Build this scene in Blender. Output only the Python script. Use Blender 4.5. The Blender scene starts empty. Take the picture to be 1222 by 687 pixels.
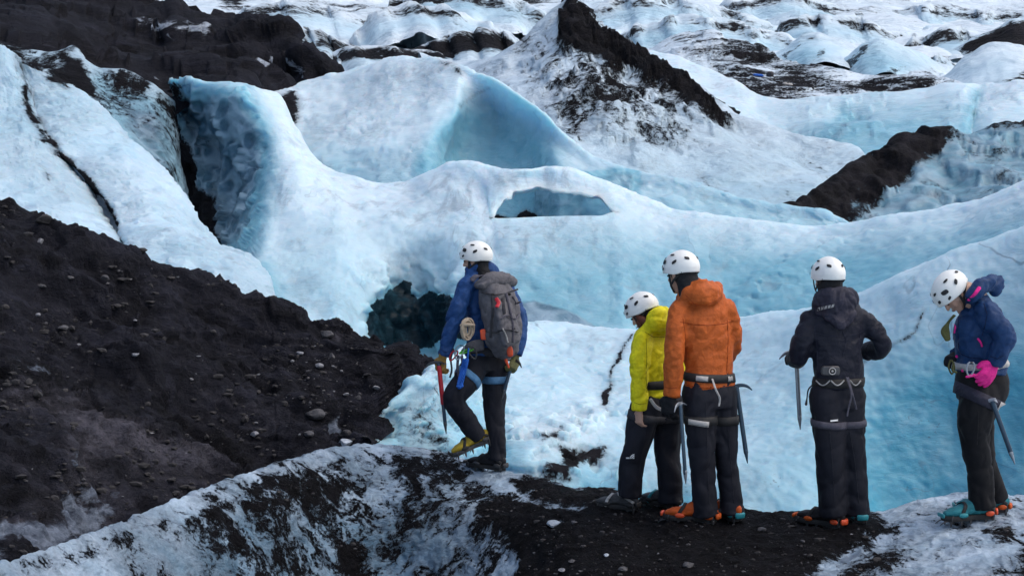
import bpy, bmesh, math, random
import numpy as np
from mathutils import Vector, Matrix
from mathutils.bvhtree import BVHTree

# ------------------------------------------------------------------ camera, sky, sun, exposure
S = bpy.context.scene
COL = S.collection
F, CX, CY = 1679.0, 611.0, 343.5          # focal length and centre, in pixels of the photograph
CAM_H, PITCH = 2.2, math.atan((343.5 - 230.0) / 1679.0)
cam = bpy.data.objects.new('camera', bpy.data.cameras.new('camera'))
COL.objects.link(cam); S.camera = cam
cam.location = (0, 0, CAM_H)
cam.rotation_euler = (math.pi / 2 - PITCH, 0, 0)
cam.data.sensor_width = 36.0
cam.data.lens = 36.0 * F / 1222.0
cam.data.clip_start, cam.data.clip_end = 0.1, 6000.0

SUN_ELEV, SUN_AZ = math.radians(58), math.radians(100)     # azimuth from +Y (away from camera) towards +X
w = bpy.data.worlds.new('World'); S.world = w; w.use_nodes = True
wn = w.node_tree
sky = wn.nodes.new('ShaderNodeTexSky'); sky.sky_type = 'NISHITA'; sky.sun_disc = False
sky.sun_elevation = SUN_ELEV; sky.sun_rotation = SUN_AZ
sky.air_density, sky.dust_density, sky.ozone_density = 1.0, 4.0, 0.6
bg = wn.nodes['Background']; bg.inputs['Strength'].default_value = 0.15
wn.links.new(sky.outputs[0], bg.inputs['Color'])
sd = bpy.data.lights.new('sun', 'SUN'); sd.energy = 0.9; sd.angle = math.radians(90); sd.color = (1, 0.985, 0.96)
sun = bpy.data.objects.new('sun', sd); COL.objects.link(sun)
_sv = Vector((math.sin(SUN_AZ) * math.cos(SUN_ELEV), math.cos(SUN_AZ) * math.cos(SUN_ELEV), math.sin(SUN_ELEV)))
sun.rotation_euler = _sv.to_track_quat('Z', 'Y').to_euler()
S.view_settings.view_transform = 'Standard'; S.view_settings.look = 'None'
S.view_settings.exposure = 0.32; S.view_settings.gamma = 1.0; S.view_settings.use_curve_mapping = False
S.cycles.use_adaptive_sampling = True; S.cycles.adaptive_threshold = 0.03; S.cycles.max_bounces = 6; S.cycles.diffuse_bounces = 4; S.cycles.glossy_bounces = 3

# ------------------------------------------------------------------ small maths helpers
CP, SP = math.cos(PITCH), math.sin(PITCH)
def unproj(a):
    """photo pixel x, pixel y, distance along +Y (metres) -> world points"""
    a = np.asarray(a, float)
    u = (a[..., 0] - CX) / F; v = -(a[..., 1] - CY) / F
    dy = CP + v * SP; dz = v * CP - SP
    k = a[..., 2] / dy
    return np.stack([u * k, a[..., 2], CAM_H + dz * k], -1)
def proj(p):
    p = np.asarray(p, float)
    x = p[..., 0]; y = p[..., 1]; z = p[..., 2] - CAM_H
    d = y * CP - z * SP; up = y * SP + z * CP
    return np.stack([CX + F * x / d, CY - F * up / d], -1)
def P(px, py, Y):
    return Vector(unproj((px, py, Y)))

_rng = np.random.RandomState(7)
_perm = _rng.permutation(512).astype(np.int64) % 256
_perm = np.concatenate([_perm, _perm, _perm])
_grad = _rng.normal(size=(256, 3)); _grad /= np.linalg.norm(_grad, axis=1)[:, None]
def perlin(p):
    i = np.floor(p).astype(np.int64); f = p - i
    w_ = f * f * f * (f * (f * 6 - 15) + 10); i &= 255
    out = 0.0
    for dx in (0, 1):
        for dy in (0, 1):
            for dz in (0, 1):
                h = _perm[_perm[_perm[i[:, 0] + dx] + i[:, 1] + dy] + i[:, 2] + dz]
                d = ((f - (dx, dy, dz)) * _grad[h]).sum(1)
                out = out + d * (w_[:, 0] if dx else 1 - w_[:, 0]) * (w_[:, 1] if dy else 1 - w_[:, 1]) * (w_[:, 2] if dz else 1 - w_[:, 2])
    return out
def fbm(p, scale=1.0, octs=4, gain=0.5, ridged=False, off=0.0):
    p = np.asarray(p, float) * np.asarray(scale, float) + off
    a, s = 1.0, 0.0
    for k in range(octs):
        n = perlin(p)
        s = s + a * ((0.35 - np.sqrt(n * n + 0.003)) if ridged else n)
        a *= gain; p = p * 2.03 + 17.3
    return s

# ------------------------------------------------------------------ node helpers
def mat_new(name):
    m = bpy.data.materials.new(name); m.use_nodes = True
    nt = m.node_tree
    return m, nt, nt.nodes['Principled BSDF']
def nd(nt, typ, ins=None, **props):
    n = nt.nodes.new(typ)
    for k, v in props.items(): setattr(n, k, v)
    for k, v in (ins or {}).items():
        s = n.inputs[k]
        if isinstance(v, bpy.types.NodeSocket): nt.links.new(v, s)
        else: s.default_value = v
    return n
def mth(nt, op, a, b=0.0, c=0.0, clamp=False):
    return nd(nt, 'ShaderNodeMath', {0: a, 1: b, 2: c}, operation=op, use_clamp=clamp).outputs[0]
def ramp(nt, x, lo, hi, a=0.0, b=1.0):
    return nd(nt, 'ShaderNodeMapRange', {'Value': x, 'From Min': lo, 'From Max': hi, 'To Min': a, 'To Max': b}, interpolation_type='SMOOTHSTEP').outputs[0]
def mixc(nt, f, a, b, mode='MIX'):
    n = nd(nt, 'ShaderNodeMix', {0: f}, data_type='RGBA', blend_type=mode)
    for k, v in ((6, a), (7, b)):
        if isinstance(v, bpy.types.NodeSocket): nt.links.new(v, n.inputs[k])
        else: n.inputs[k].default_value = (*v, 1) if len(v) == 3 else v
    return n.outputs[2]
def noise(nt, co, scale, detail=6, rough=0.6, dist=0.0):
    return nd(nt, 'ShaderNodeTexNoise', {'Vector': co, 'Scale': scale, 'Detail': detail, 'Roughness': rough, 'Distortion': dist}).outputs['Fac']
def attr(nt, name):
    return nd(nt, 'ShaderNodeAttribute', attribute_name=name).outputs['Fac']
def mapped(nt, co, scale=(1, 1, 1), rot=(0, 0, 0)):
    return nd(nt, 'ShaderNodeMapping', {'Vector': co, 'Scale': scale, 'Rotation': rot}).outputs[0]
def wpos(nt):
    return nd(nt, 'ShaderNodeNewGeometry').outputs['Position']
def bump(nt, h, strength, dist, normal=None):
    n = nd(nt, 'ShaderNodeBump', {'Height': h, 'Strength': strength, 'Distance': dist})
    if normal is not None: nt.links.new(normal, n.inputs['Normal'])
    return n.outputs[0]

# ------------------------------------------------------------------ object helpers
def new_obj(name, me, parent=None, m=None, smooth=True):
    o = bpy.data.objects.new(name, me); COL.objects.link(o)
    if parent is not None: o.parent = parent
    if m is not None: me.materials.append(m)
    if smooth and len(me.polygons): me.polygons.foreach_set('use_smooth', [True] * len(me.polygons))
    return o
def tag(o, label=None, cat=None, group=None, kind=None):
    if label: o['label'] = label
    if cat: o['category'] = cat
    if group: o['group'] = group
    if kind: o['kind'] = kind
    return o
def mesh_np(name, verts, faces):
    me = bpy.data.meshes.new(name)
    me.from_pydata([tuple(v) for v in verts], [], [tuple(f) for f in faces]); me.update()
    return me
# ------------------------------------------------------------------ ice and ground materials
DIRT_SHADE_A, DIRT_SHADE_B = (0.004, 0.004, 0.0052), (0.0145, 0.0142, 0.019)
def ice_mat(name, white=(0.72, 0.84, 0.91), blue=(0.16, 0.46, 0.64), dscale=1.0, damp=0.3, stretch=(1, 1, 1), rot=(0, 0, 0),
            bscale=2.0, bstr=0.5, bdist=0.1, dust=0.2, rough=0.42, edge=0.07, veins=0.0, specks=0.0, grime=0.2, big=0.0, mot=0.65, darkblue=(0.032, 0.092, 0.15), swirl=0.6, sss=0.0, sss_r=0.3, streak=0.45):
    m, nt, bs = mat_new(name)
    co = wpos(nt)
    d, b = attr(nt, 'dirt'), attr(nt, 'blue')
    sc = mapped(nt, co, stretch, rot)
    n1 = noise(nt, sc, dscale, 9, 0.66, swirl)
    n2 = noise(nt, co, dscale * 7.0, 6, 0.7)
    x = mth(nt, 'ADD', d, mth(nt, 'MULTIPLY', mth(nt, 'SUBTRACT', n1, 0.5), damp * 2.6))
    x = mth(nt, 'ADD', x, mth(nt, 'MULTIPLY', mth(nt, 'SUBTRACT', n2, 0.5), damp * 1.5))
    if big: x = mth(nt, 'ADD', x, mth(nt, 'MULTIPLY', mth(nt, 'SUBTRACT', noise(nt, sc, dscale * 0.3, 3, 0.5, 0.5), 0.5), big))
    n4 = noise(nt, sc, dscale * 24.0, 4, 0.7)
    x = mth(nt, 'ADD', x, mth(nt, 'MULTIPLY', mth(nt, 'SUBTRACT', n4, 0.5), damp * 0.7))
    dm = ramp(nt, x, 0.5 - edge, 0.5 + edge)  # ash and soil, plus painted shade in the crack and crevasse
    # grey silt film round the dirt and in the pores of the ice
    n3 = noise(nt, co, dscale * 2.3, 8, 0.7)
    film = mth(nt, 'MULTIPLY', ramp(nt, mth(nt, 'ADD', x, mth(nt, 'MULTIPLY', n3, 0.35)), 0.30, 0.80), dust * 2.2, clamp=True)
    nb = noise(nt, mapped(nt, co, (1, 1, 0.6)), bscale * 0.35, 7, 0.62)
    nb2 = noise(nt, co, bscale * 2.2, 5, 0.65)
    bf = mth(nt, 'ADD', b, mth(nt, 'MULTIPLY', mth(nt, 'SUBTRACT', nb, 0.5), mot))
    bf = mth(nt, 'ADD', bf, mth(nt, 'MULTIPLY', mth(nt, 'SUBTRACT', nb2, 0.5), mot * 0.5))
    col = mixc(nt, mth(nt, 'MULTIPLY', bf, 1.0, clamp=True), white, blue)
    col = mixc(nt, ramp(nt, bf, 0.95, 1.75), col, darkblue)  # strong blue: painted shade of hollows and crevasse walls, also dark dirty ice
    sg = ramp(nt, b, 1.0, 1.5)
    scl = nd(nt, 'ShaderNodeTexVoronoi', {'Vector': mapped(nt, mixc(nt, 0.12, co, nd(nt, 'ShaderNodeTexNoise', {'Vector': co, 'Scale': 1.5}).outputs['Color']), (1, 1, 1.5), (0.3, 0.5, 0)), 'Scale': 2.3, 'Smoothness': 0.35}, feature='SMOOTH_F1').outputs['Distance']
    col = mixc(nt, mth(nt, 'MULTIPLY', mth(nt, 'MULTIPLY', ramp(nt, scl, 0.42, 0.62), sg), 0.55), col, (0.30, 0.44, 0.55))
    calm = ramp(nt, noise(nt, co, bscale * 0.22, 3, 0.5), 0.38, 0.62, 0.25, 1.3)
    gr = noise(nt, co, bscale * 5.0, 6, 0.72)
    gr2 = noise(nt, mapped(nt, co, (1, 1, 1.7)), bscale * 0.9, 8, 0.7, 0.8)
    col = mixc(nt, mth(nt, 'MULTIPLY', mth(nt, 'MULTIPLY', ramp(nt, gr2, 0.42, 0.72), calm), grime), col, (0.36, 0.50, 0.62))
    col = mixc(nt, mth(nt, 'MULTIPLY', ramp(nt, gr, 0.5, 0.75), grime * 0.9), col, (0.24, 0.34, 0.43))
    sk = noise(nt, mapped(nt, co, (1.0, 0.8, 0.16), (0, 0.22, 0)), bscale * 1.5, 6, 0.68, 0.5)
    skg = ramp(nt, noise(nt, co, bscale * 0.16, 4, 0.6), 0.46, 0.64)
    col = mixc(nt, mth(nt, 'MULTIPLY', mth(nt, 'MULTIPLY', ramp(nt, sk, 0.5, 0.68), skg), streak), col, (0.16, 0.21, 0.27))
    col = mixc(nt, film, col, (0.11, 0.135, 0.175))
    dp = ramp(nt, mth(nt, 'ADD', attr(nt, 'deep'), mth(nt, 'MULTIPLY', mth(nt, 'SUBTRACT', noise(nt, co, 2.6, 9, 0.74), 0.5), 1.15)), 0.46, 0.53)  # deep: painted darkness of cave and crevasse, also dark fin faces
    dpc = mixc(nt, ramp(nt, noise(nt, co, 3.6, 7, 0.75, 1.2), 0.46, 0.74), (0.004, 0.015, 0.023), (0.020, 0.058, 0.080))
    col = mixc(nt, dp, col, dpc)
    if veins:
        vn = noise(nt, mapped(nt, co, (1.0, 1.0, 0.55)), bscale * 0.35, 3, 0.5, 0.5)
        v = mth(nt, 'ABSOLUTE', mth(nt, 'SUBTRACT', vn, 0.5))
        gate = ramp(nt, noise(nt, co, bscale * 0.3, 2, 0.5), 0.48, 0.62)
        vm = mth(nt, 'MULTIPLY', mth(nt, 'MULTIPLY', ramp(nt, v, 0.0005, 0.0035, 1, 0), gate), veins)
        col = mixc(nt, vm, col, (0.10, 0.16, 0.22))
    if specks:
        sp = noise(nt, co, bscale * 9, 3, 0.6)
        gate2 = ramp(nt, noise(nt, co, bscale * 0.6, 4, 0.6), 0.5, 0.7)
        sm = mth(nt, 'MULTIPLY', mth(nt, 'MULTIPLY', ramp(nt, sp, 0.62, 0.68), gate2), specks)
        col = mixc(nt, sm, col, (0.05, 0.06, 0.08))
    dcol = mixc(nt, ramp(nt, n3, 0.35, 0.75), DIRT_SHADE_A, DIRT_SHADE_B)
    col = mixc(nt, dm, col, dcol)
    nt.links.new(col, bs.inputs['Base Color'])
    nt.links.new(ramp(nt, dm, 0, 1, rough, 0.85), bs.inputs['Roughness'])
    nt.links.new(ramp(nt, mth(nt, 'MAXIMUM', dm, dp), 0, 1, 0.35, 0.1), bs.inputs['Specular IOR Level'])
    h1 = noise(nt, mapped(nt, co, (0.7, 0.8, 1.9), (0, 0.12, 0)), bscale * 1.15, 8, 0.62, 0.5)
    vo = nd(nt, 'ShaderNodeTexVoronoi', {'Vector': mapped(nt, co, (1, 1, 1.5)), 'Scale': bscale * 1.9, 'Smoothness': 0.6}, feature='SMOOTH_F1').outputs['Distance']
    h = mth(nt, 'ADD', h1, mth(nt, 'MULTIPLY', vo, 0.45))
    h = mth(nt, 'ADD', h, mth(nt, 'MULTIPLY', gr, 0.14))
    h = mth(nt, 'ADD', h, mth(nt, 'MULTIPLY', gr2, 0.4))
    h = mth(nt, 'MULTIPLY', h, calm)
    h = mth(nt, 'ADD', h, mth(nt, 'MULTIPLY', mth(nt, 'MULTIPLY', scl, sg), 2.2))
    h = mth(nt, 'ADD', h, mth(nt, 'MULTIPLY', dm, mth(nt, 'ADD', 0.5, mth(nt, 'MULTIPLY', n2, 1.2))))
    nt.links.new(bump(nt, h, min(1.0, bstr * 1.35), bdist * 1.4), bs.inputs['Normal'])
    if sss:
        nt.links.new(ramp(nt, mth(nt, 'MAXIMUM', mth(nt, 'MULTIPLY', sg, 0.85), mth(nt, 'MAXIMUM', dm, dp)), 0, 1, sss, 0.0), bs.inputs['Subsurface Weight'])
        bs.inputs['Subsurface Radius'].default_value = (0.42, 0.80, 1.0); bs.inputs['Subsurface Scale'].default_value = sss_r
    return m
def soil_mat(name, scale=1.0, tone=1.0, ice_c=((0.06, 0.075, 0.11), (0.24, 0.29, 0.37))):
    m, nt, bs = mat_new(name)
    co = wpos(nt)
    d, b = attr(nt, 'dirt'), attr(nt, 'blue')      # dirt: 1 soil, 0 bare ice; blue: pale dry silt
    n0 = noise(nt, mapped(nt, co, (0.5, 1.0, 1.6), (0, 0.5, 0)), 1.3 * scale, 8, 0.65, 0.5)
    n1 = noise(nt, co, 9 * scale, 8, 0.72)
    n2 = noise(nt, co, 42 * scale, 4, 0.7)
    c = mixc(nt, ramp(nt, n0, 0.32, 0.72), tuple(v * tone * q for v, q in zip((0.0042, 0.004, 0.0052), (0.88, 0.97, 1.12))), tuple(v * tone * q for v, q in zip((0.0165, 0.0158, 0.0205), (0.88, 0.97, 1.12))))
    st = noise(nt, mapped(nt, co, (0.35, 1.6, 1.6), (0, 0.35, 0.5)), 2.2 * scale, 8, 0.7, 0.3)
    c = mixc(nt, mth(nt, 'MULTIPLY', ramp(nt, st, 0.48, 0.72), 0.75), c, tuple(v * tone * q for v, q in zip((0.034, 0.033, 0.043), (0.88, 0.97, 1.12))))
    c = mixc(nt, mth(nt, 'MULTIPLY', ramp(nt, n1, 0.5, 0.75), 0.55), c, tuple(v * tone * q for v, q in zip((0.031, 0.030, 0.038), (0.88, 0.97, 1.12))))
    pf = ramp(nt, mth(nt, 'ADD', b, mth(nt, 'MULTIPLY', mth(nt, 'SUBTRACT', n0, 0.5), 1.1)), 0.3, 0.75)
    c = mixc(nt, mth(nt, 'MULTIPLY', pf, ramp(nt, n1, 0.25, 0.7)), c, (0.115, 0.112, 0.14))
    grit = mth(nt, 'MULTIPLY', ramp(nt, n2, 0.66, 0.74), 0.5)
    c = mixc(nt, grit, c, (0.075,0.075,0.082))
    x = mth(nt, 'ADD', d, mth(nt, 'MULTIPLY', mth(nt, 'SUBTRACT', noise(nt, mapped(nt, co, (0.7, 1, 1.8), (0, 0.5, 0)), 2.6 * scale, 9, 0.68, 0.8), 0.5), 1.0))
    dm = ramp(nt, x, 0.44, 0.56)
    ice = mixc(nt, ramp(nt, n1, 0.3, 0.7), *ice_c)
    c = mixc(nt, dm, ice, c)
    nt.links.new(c, bs.inputs['Base Color'])
    bs.inputs['Roughness'].default_value = 0.8; bs.inputs['Specular IOR Level'].default_value = 0.12
    h = mth(nt, 'ADD', mth(nt, 'ADD', mth(nt, 'MULTIPLY', n0, 1.4), mth(nt, 'ADD', n1, mth(nt, 'MULTIPLY', st, 1.2))), mth(nt, 'MULTIPLY', n2, 0.5))
    nt.links.new(bump(nt, h, 0.9, 0.09 / scale), bs.inputs['Normal'])
    return m
# ------------------------------------------------------------------ lofted landforms
def _herm(Wp, t, n_per):
    """nonuniform cubic through Wp[(k, ...)] at knots t; n_per[i] samples per span"""
    k = len(t)
    m = np.zeros_like(Wp)
    for i in range(k):
        if i == 0: m[i] = (Wp[1] - Wp[0]) / (t[1] - t[0])
        elif i == k - 1: m[i] = (Wp[-1] - Wp[-2]) / (t[-1] - t[-2])
        else:
            h0, h1 = t[i] - t[i-1], t[i+1] - t[i]
            d0, d1 = (Wp[i] - Wp[i-1]) / h0, (Wp[i+1] - Wp[i]) / h1
            m[i] = (d0 * h1 + d1 * h0) / (h0 + h1)
    out = []; tag_ = []
    for i in range(k - 1):
        h = t[i+1] - t[i]
        last = i == k - 2
        for s in np.linspace(0, 1, n_per[i], endpoint=False).tolist() + ([1.0] if last else []):
            a, b = 2*s**3 - 3*s**2 + 1, s**3 - 2*s**2 + s
            out.append(a * Wp[i] + b * h * m[i] + (1 - a) * Wp[i+1] + (s**3 - s**2) * h * m[i+1])
            tag_.append(i + s)
    return np.array(out), np.array(tag_)
def loft(cols, back=(), step=2.6):
    """cols: (C, R, 3) of px, py, Y. -> grid of world points, row tags (negative behind the crest)"""
    cols = np.array(cols, float)
    W = unproj(cols)
    nb = len(back)
    if nb:
        B = np.stack([W[:, 0] + np.array([0, dy, dz]) for dy, dz in back[::-1]], 1)
        W = np.concatenate([B, W], 1)
    tr = np.concatenate([[0], np.cumsum(np.maximum(np.linalg.norm(np.diff(W, axis=1), axis=2).mean(0), 1e-3))])
    tc = np.concatenate([[0], np.cumsum(np.maximum(np.linalg.norm(np.diff(W, axis=0), axis=2).mean(1), 1e-3))])
    pr = np.hypot(*np.moveaxis(np.diff(cols[..., :2], axis=1), -1, 0)).max(0)
    pc = np.hypot(*np.moveaxis(np.diff(cols[..., :2], axis=0), -1, 0)).max(1)
    nr = [5] * nb + [int(max(2, min(p / step, 90))) for p in pr]
    nc = [int(max(2, min(p / step, 90))) for p in pc]
    G, ct = _herm(W, tc, nc)                       # (U, R, 3)
    G2, rt = _herm(np.moveaxis(G, 1, 0), tr, nr)  # (V, U, 3)
    return G2, rt - nb, ct
def in_poly_sd(px, poly):
    """signed distance in pixels, positive inside"""
    poly = np.array(poly, float); n = len(poly)
    x, y = px[:, 0], px[:, 1]
    d = np.full(len(x), 1e9); ins = np.zeros(len(x), bool)
    for i in range(n):
        a, b = poly[i], poly[(i + 1) % n]
        e = b - a; wv = px - a
        q = np.clip((wv @ e) / max(e @ e, 1e-9), 0, 1)
        d = np.minimum(d, np.hypot(*(wv - q[:, None] * e).T))
        c = ((a[1] > y) != (b[1] > y)) & (x < (b[0] - a[0]) * (y - a[1]) / (b[1] - a[1] + 1e-12) + a[0])
        ins ^= c
    return np.where(ins, d, -d)
def layer(px, base, polys, soften=1.7):
    a = np.array(base, float) * np.ones(len(px))
    for poly, val, soft in polys:
        if len(poly) == 0: continue
        k = np.clip(0.5 + in_poly_sd(px, poly) / (2.0 * soft * soften), 0, 1)
        a = a * (1 - k) + val * k
    return a
def vnormals(me):
    n = np.zeros(len(me.vertices) * 3); me.vertices.foreach_get('normal', n); return n.reshape(-1, 3)
def coords(me):
    n = np.zeros(len(me.vertices) * 3); me.vertices.foreach_get('co', n); return n.reshape(-1, 3)
LAND = {}
def land(name, cols, m, back=((0.5, -0.3), (1.5, -1.5), (2.0, -4.0)), step=2.6, disp=(), dirt=(), blue=(), dbase=0.0, bbase=0.15,
         bgrad=None, thick=0.0, split=None, warp=0.0, still=(), deep=(), ash=0.0, heap=0.0, crag=()):
    rk = 1.0 if 'moraine' in name else 0.55
    G, rt, ct = loft(cols, back, step)
    V, U = G.shape[:2]
    pts = G.reshape(-1, 3)
    idx = np.arange(V * U).reshape(V, U)
    q = np.stack([idx[:-1, :-1], idx[1:, :-1], idx[1:, 1:], idx[:-1, 1:]], -1)
    if split is not None:                       # a through-hole between two rows of the loft
        rm, cm = (rt[:-1] + rt[1:]) / 2, (ct[:-1] + ct[1:]) / 2
        cut = ((rm > split[0]) & (rm < split[0] + 1))[:, None] & ((cm > split[1]) & (cm < split[2]))[None]
        bk = (rm < -1.0)[:, None] & ((cm > split[1] - 1.5) & (cm < split[2] + 1.5))[None]
        q = q[~(cut | bk)]
        # underside and rear of the span, and the sill, so the opening has real depth
        r1, r2, rb = (int(np.argmin(np.abs(rt - t))) for t in (split[0], split[0] + 1, -1))
        c0, c1 = (int(np.argmin(np.abs(ct - t))) for t in split[1:])
        n0 = len(pts); w_ = c1 - c0 + 1; ext = []
        jag = fbm(G[r1, c0:c1 + 1], 3.0, 3)[:, None] * np.array([0, 0.1, 0.12])
        pts = pts.copy(); pts[idx[r1, c0:c1 + 1]] += jag
        up, lo, bk_ = pts[idx[r1, c0:c1 + 1]], G[r2, c0:c1 + 1], G[rb, c0:c1 + 1]
        lat = [up + (0, .35, -.02), up * .65 + bk_ * .35 + (0, .45, -.1), up * .3 + bk_ * .7 + (0, .3, -.05), bk_]
        sil = [lo + (0, .3, .0), lo + (0, .8, -.12), lo + (0, 1.3, -.6), lo + (0, 1.6, -2.0)]
        pts = np.concatenate([pts] + lat + sil, 0)
        def strip(a, b, rev):
            qq = np.stack([a[:-1], a[1:], b[1:], b[:-1]], -1)
            return qq[:, ::-1] if rev else qq
        ex = [q]
        prev = idx[r1, c0:c1 + 1]
        for k in range(4):
            cur = np.arange(n0 + k * w_, n0 + (k + 1) * w_); ex.append(strip(prev, cur, True)); prev = cur
        prev = idx[r2, c0:c1 + 1]
        for k in range(4, 8):
            cur = np.arange(n0 + k * w_, n0 + (k + 1) * w_); ex.append(strip(prev, cur, False)); prev = cur
        q = np.concatenate([e.reshape(-1, 4) for e in ex], 0)
    me = mesh_np(name, pts, q.reshape(-1, 4))
    bm = bmesh.new(); bm.from_mesh(me)
    bmesh.ops.remove_doubles(bm, verts=bm.verts, dist=0.004)
    bmesh.ops.dissolve_degenerate(bm, edges=bm.edges, dist=0.001)
    bmesh.ops.delete(bm, geom=[v for v in bm.verts if not v.link_faces], context='VERTS')
    bm.to_mesh(me); bm.free()
    co = coords(me); px = proj(co)
    if warp:
        px = px + np.stack([fbm(co, 1.6, 4, 0.6, off=3.1), fbm(co, 1.6, 4, 0.6, off=9.7)], -1) * warp
    a_d = layer(px, dbase, dirt); a_b = layer(px, bbase, blue)
    if bgrad: a_b = np.clip(a_b + bgrad[2] * np.clip((px[:, 1] - bgrad[0]) / (bgrad[1] - bgrad[0]), 0, 1), 0, np.maximum(1, a_b))
    nrm = vnormals(me)
    # normals must face up / towards the viewer
    flip = np.sign((nrm * (np.array([0, 0, CAM_H + 6]) - co)).sum(1).mean())
    if flip < 0: me.flip_normals(); nrm = -nrm
    dd = np.zeros(len(co))
    for sc, amp, kind in disp:
        sc = np.array(sc, float)
        if kind == 'r': dd += amp * rk * fbm(co, sc * 0.8, 4, 0.42, True, 5.0)
        else: dd += amp * fbm(co, sc, 3, 0.5, False, 11.0) * (rk if sc.max() < 3 else 1)
    dk = np.clip((a_d - 0.42) / 0.3, 0, 1)
    if heap: dd = dd + heap * dk * (0.7 + 0.9 * fbm(co, 0.9 / max(heap, .05) ** .5, 3, 0.6))
    dm0 = dd.mean()
    for poly, amp, sc in crag:
        k = np.clip(0.5 + in_poly_sd(px, poly) / 30, 0, 1); n_ = fbm(co, np.array(sc, float), 4, 0.5, True, 41.0)
        dd = dd + amp * k * (np.round(n_ * 3.5) / 3.5 * 0.6 + n_ * 0.4 - 0.2)
    dd -= dm0 if crag else dd.mean()
    if 0: dd -= dd.mean() * (0.5 if 'fin' in name else 1.0)
    if name == 'glacier_field': dd *= np.clip((co[:, 1] - 62) / 45, 0.12, 1)
    if len(still): dd *= 1 - 0.85 * np.clip(0.5 + in_poly_sd(proj(co), still) / 24, 0, 1)
    co = co + nrm * dd[:, None]
    me.vertices.foreach_set('co', co.ravel())
    if ash:
        e = fbm(co, (0.05, 0.045, 0.12), 4, 0.55, True, 31.0) + 0.5 * fbm(co, 0.16, 3, 0.5, False, 3.0)
        a_d = a_d + ash * np.clip(e * 2.2 - 0.25, -0.3, 0.6)
    for nm, a in (('dirt', a_d), ('blue', a_b), ('deep', layer(px, 0.0, deep))):
        me.attributes.new(nm, 'FLOAT', 'POINT').data.foreach_set('value', a.astype(np.float32))
    me.update()
    o = new_obj(name, me, None, m)
    if thick:
        md = o.modifiers.new('solid', 'SOLIDIFY'); md.thickness = thick; md.offset = -1
    o['kind'] = 'structure'
    LAND.setdefault(name, []).append(o)
    return o

# ground sheet that reaches the horizon, below every landform
def ground_z(x, y):
    return np.interp(y, [-300, 0, 22, 38, 62, 115, 160, 260, 600, 1500, 4000], [-2, -1.6, -2.2, -1.0, 3, 11, 19, 40, 90, 130, 150])
xs = np.concatenate([np.linspace(-4000, -300, 12), np.linspace(-260, 260, 60), np.linspace(300, 4000, 12)])
ys = np.concatenate([np.linspace(-400, -20, 10), np.linspace(-15, 270, 70), np.linspace(300, 4500, 20)])
X, Y_ = np.meshgrid(xs, ys)
Z = ground_z(X, Y_)
pts = np.stack([X, Y_, Z], -1).reshape(-1, 3)
pts[:, 2] += fbm(pts, 0.02, 4, 0.5, True) * np.clip((pts[:, 1] - 280) / 60, 0, 12)
ii = np.arange(len(pts)).reshape(X.shape)
gme = mesh_np('ground', pts, np.stack([ii[:-1, :-1], ii[:-1, 1:], ii[1:, 1:], ii[1:, :-1]], -1).reshape(-1, 4))
for nm, v in (('dirt', 0.15), ('blue', 0.2)):
    gme.attributes.new(nm, 'FLOAT', 'POINT').data.foreach_set('value', np.full(len(pts), v, np.float32))

M_FAR = ice_mat('far glacier ice', (0.71, 0.81, 0.88), (0.28, 0.51, 0.64), dscale=0.24, damp=0.40, stretch=(0.7, 0.5, 2.0), bscale=0.6, bstr=0.5, bdist=0.5, dust=0.12)
M_MID = ice_mat('weathered glacier ice', (0.585, 0.72, 0.80), (0.165, 0.39, 0.50), dscale=0.75, damp=0.34, bscale=1.5, bstr=0.45, bdist=0.10, dust=0.26, veins=0.25, sss=0.7, sss_r=0.45)
M_PEAK = ice_mat('streaked peak ice', (0.585, 0.70, 0.79), (0.21, 0.42, 0.535), dscale=0.85, damp=0.46, stretch=(1.3, 0.5, 0.45), rot=(0, 0.25, 0), bscale=0.9, bstr=0.6, bdist=0.25, dust=0.2)
M_BAND = ice_mat('banded dirty ice', (0.67, 0.77, 0.85), (0.25, 0.47, 0.595), dscale=0.85, damp=0.55, stretch=(0.4, 0.4, 2.0), rot=(0, 0.22, 0), bscale=0.6, bstr=0.5, bdist=0.3, dust=0.15)
M_RAMP = ice_mat('left ramp ice', (0.55, 0.68, 0.78), (0.18, 0.41, 0.54), dscale=0.8, damp=0.36, stretch=(0.7, 0.7, 1.6), rot=(0, 0.7, 0), sss=0.45, sss_r=0.3, bscale=1.9, bstr=0.7, bdist=0.12, dust=0.25, veins=0.4)
M_NEAR = ice_mat('near ridge ice', (0.64, 0.77, 0.84), (0.085, 0.345, 0.48), mot=0.4, dscale=1.3, damp=0.34, sss=0.7, sss_r=0.3, bscale=2.4, bstr=0.34, bdist=0.045, dust=0.22, veins=0.55, specks=0.5)
M_MOUND = ice_mat('dirty foreground ice', (0.44, 0.55, 0.675), (0.06, 0.155, 0.24), swirl=0.9, mot=1.3, dscale=5.2, damp=0.46, big=0.6, stretch=(1.1, 0.9, 0.85), rot=(0, -0.5, 0), bscale=7, bstr=0.9, bdist=0.06, dust=0.25, edge=0.045, specks=0.6)
M_SOIL = soil_mat('dark moraine soil', 1.0, 1.15)
M_SOILFAR = soil_mat('dark far moraine soil', 0.6, 1.0, ((0.16, 0.19, 0.26), (0.55, 0.63, 0.72)))
new_obj('ground', gme, None, M_FAR)['kind'] = 'structure'

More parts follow.
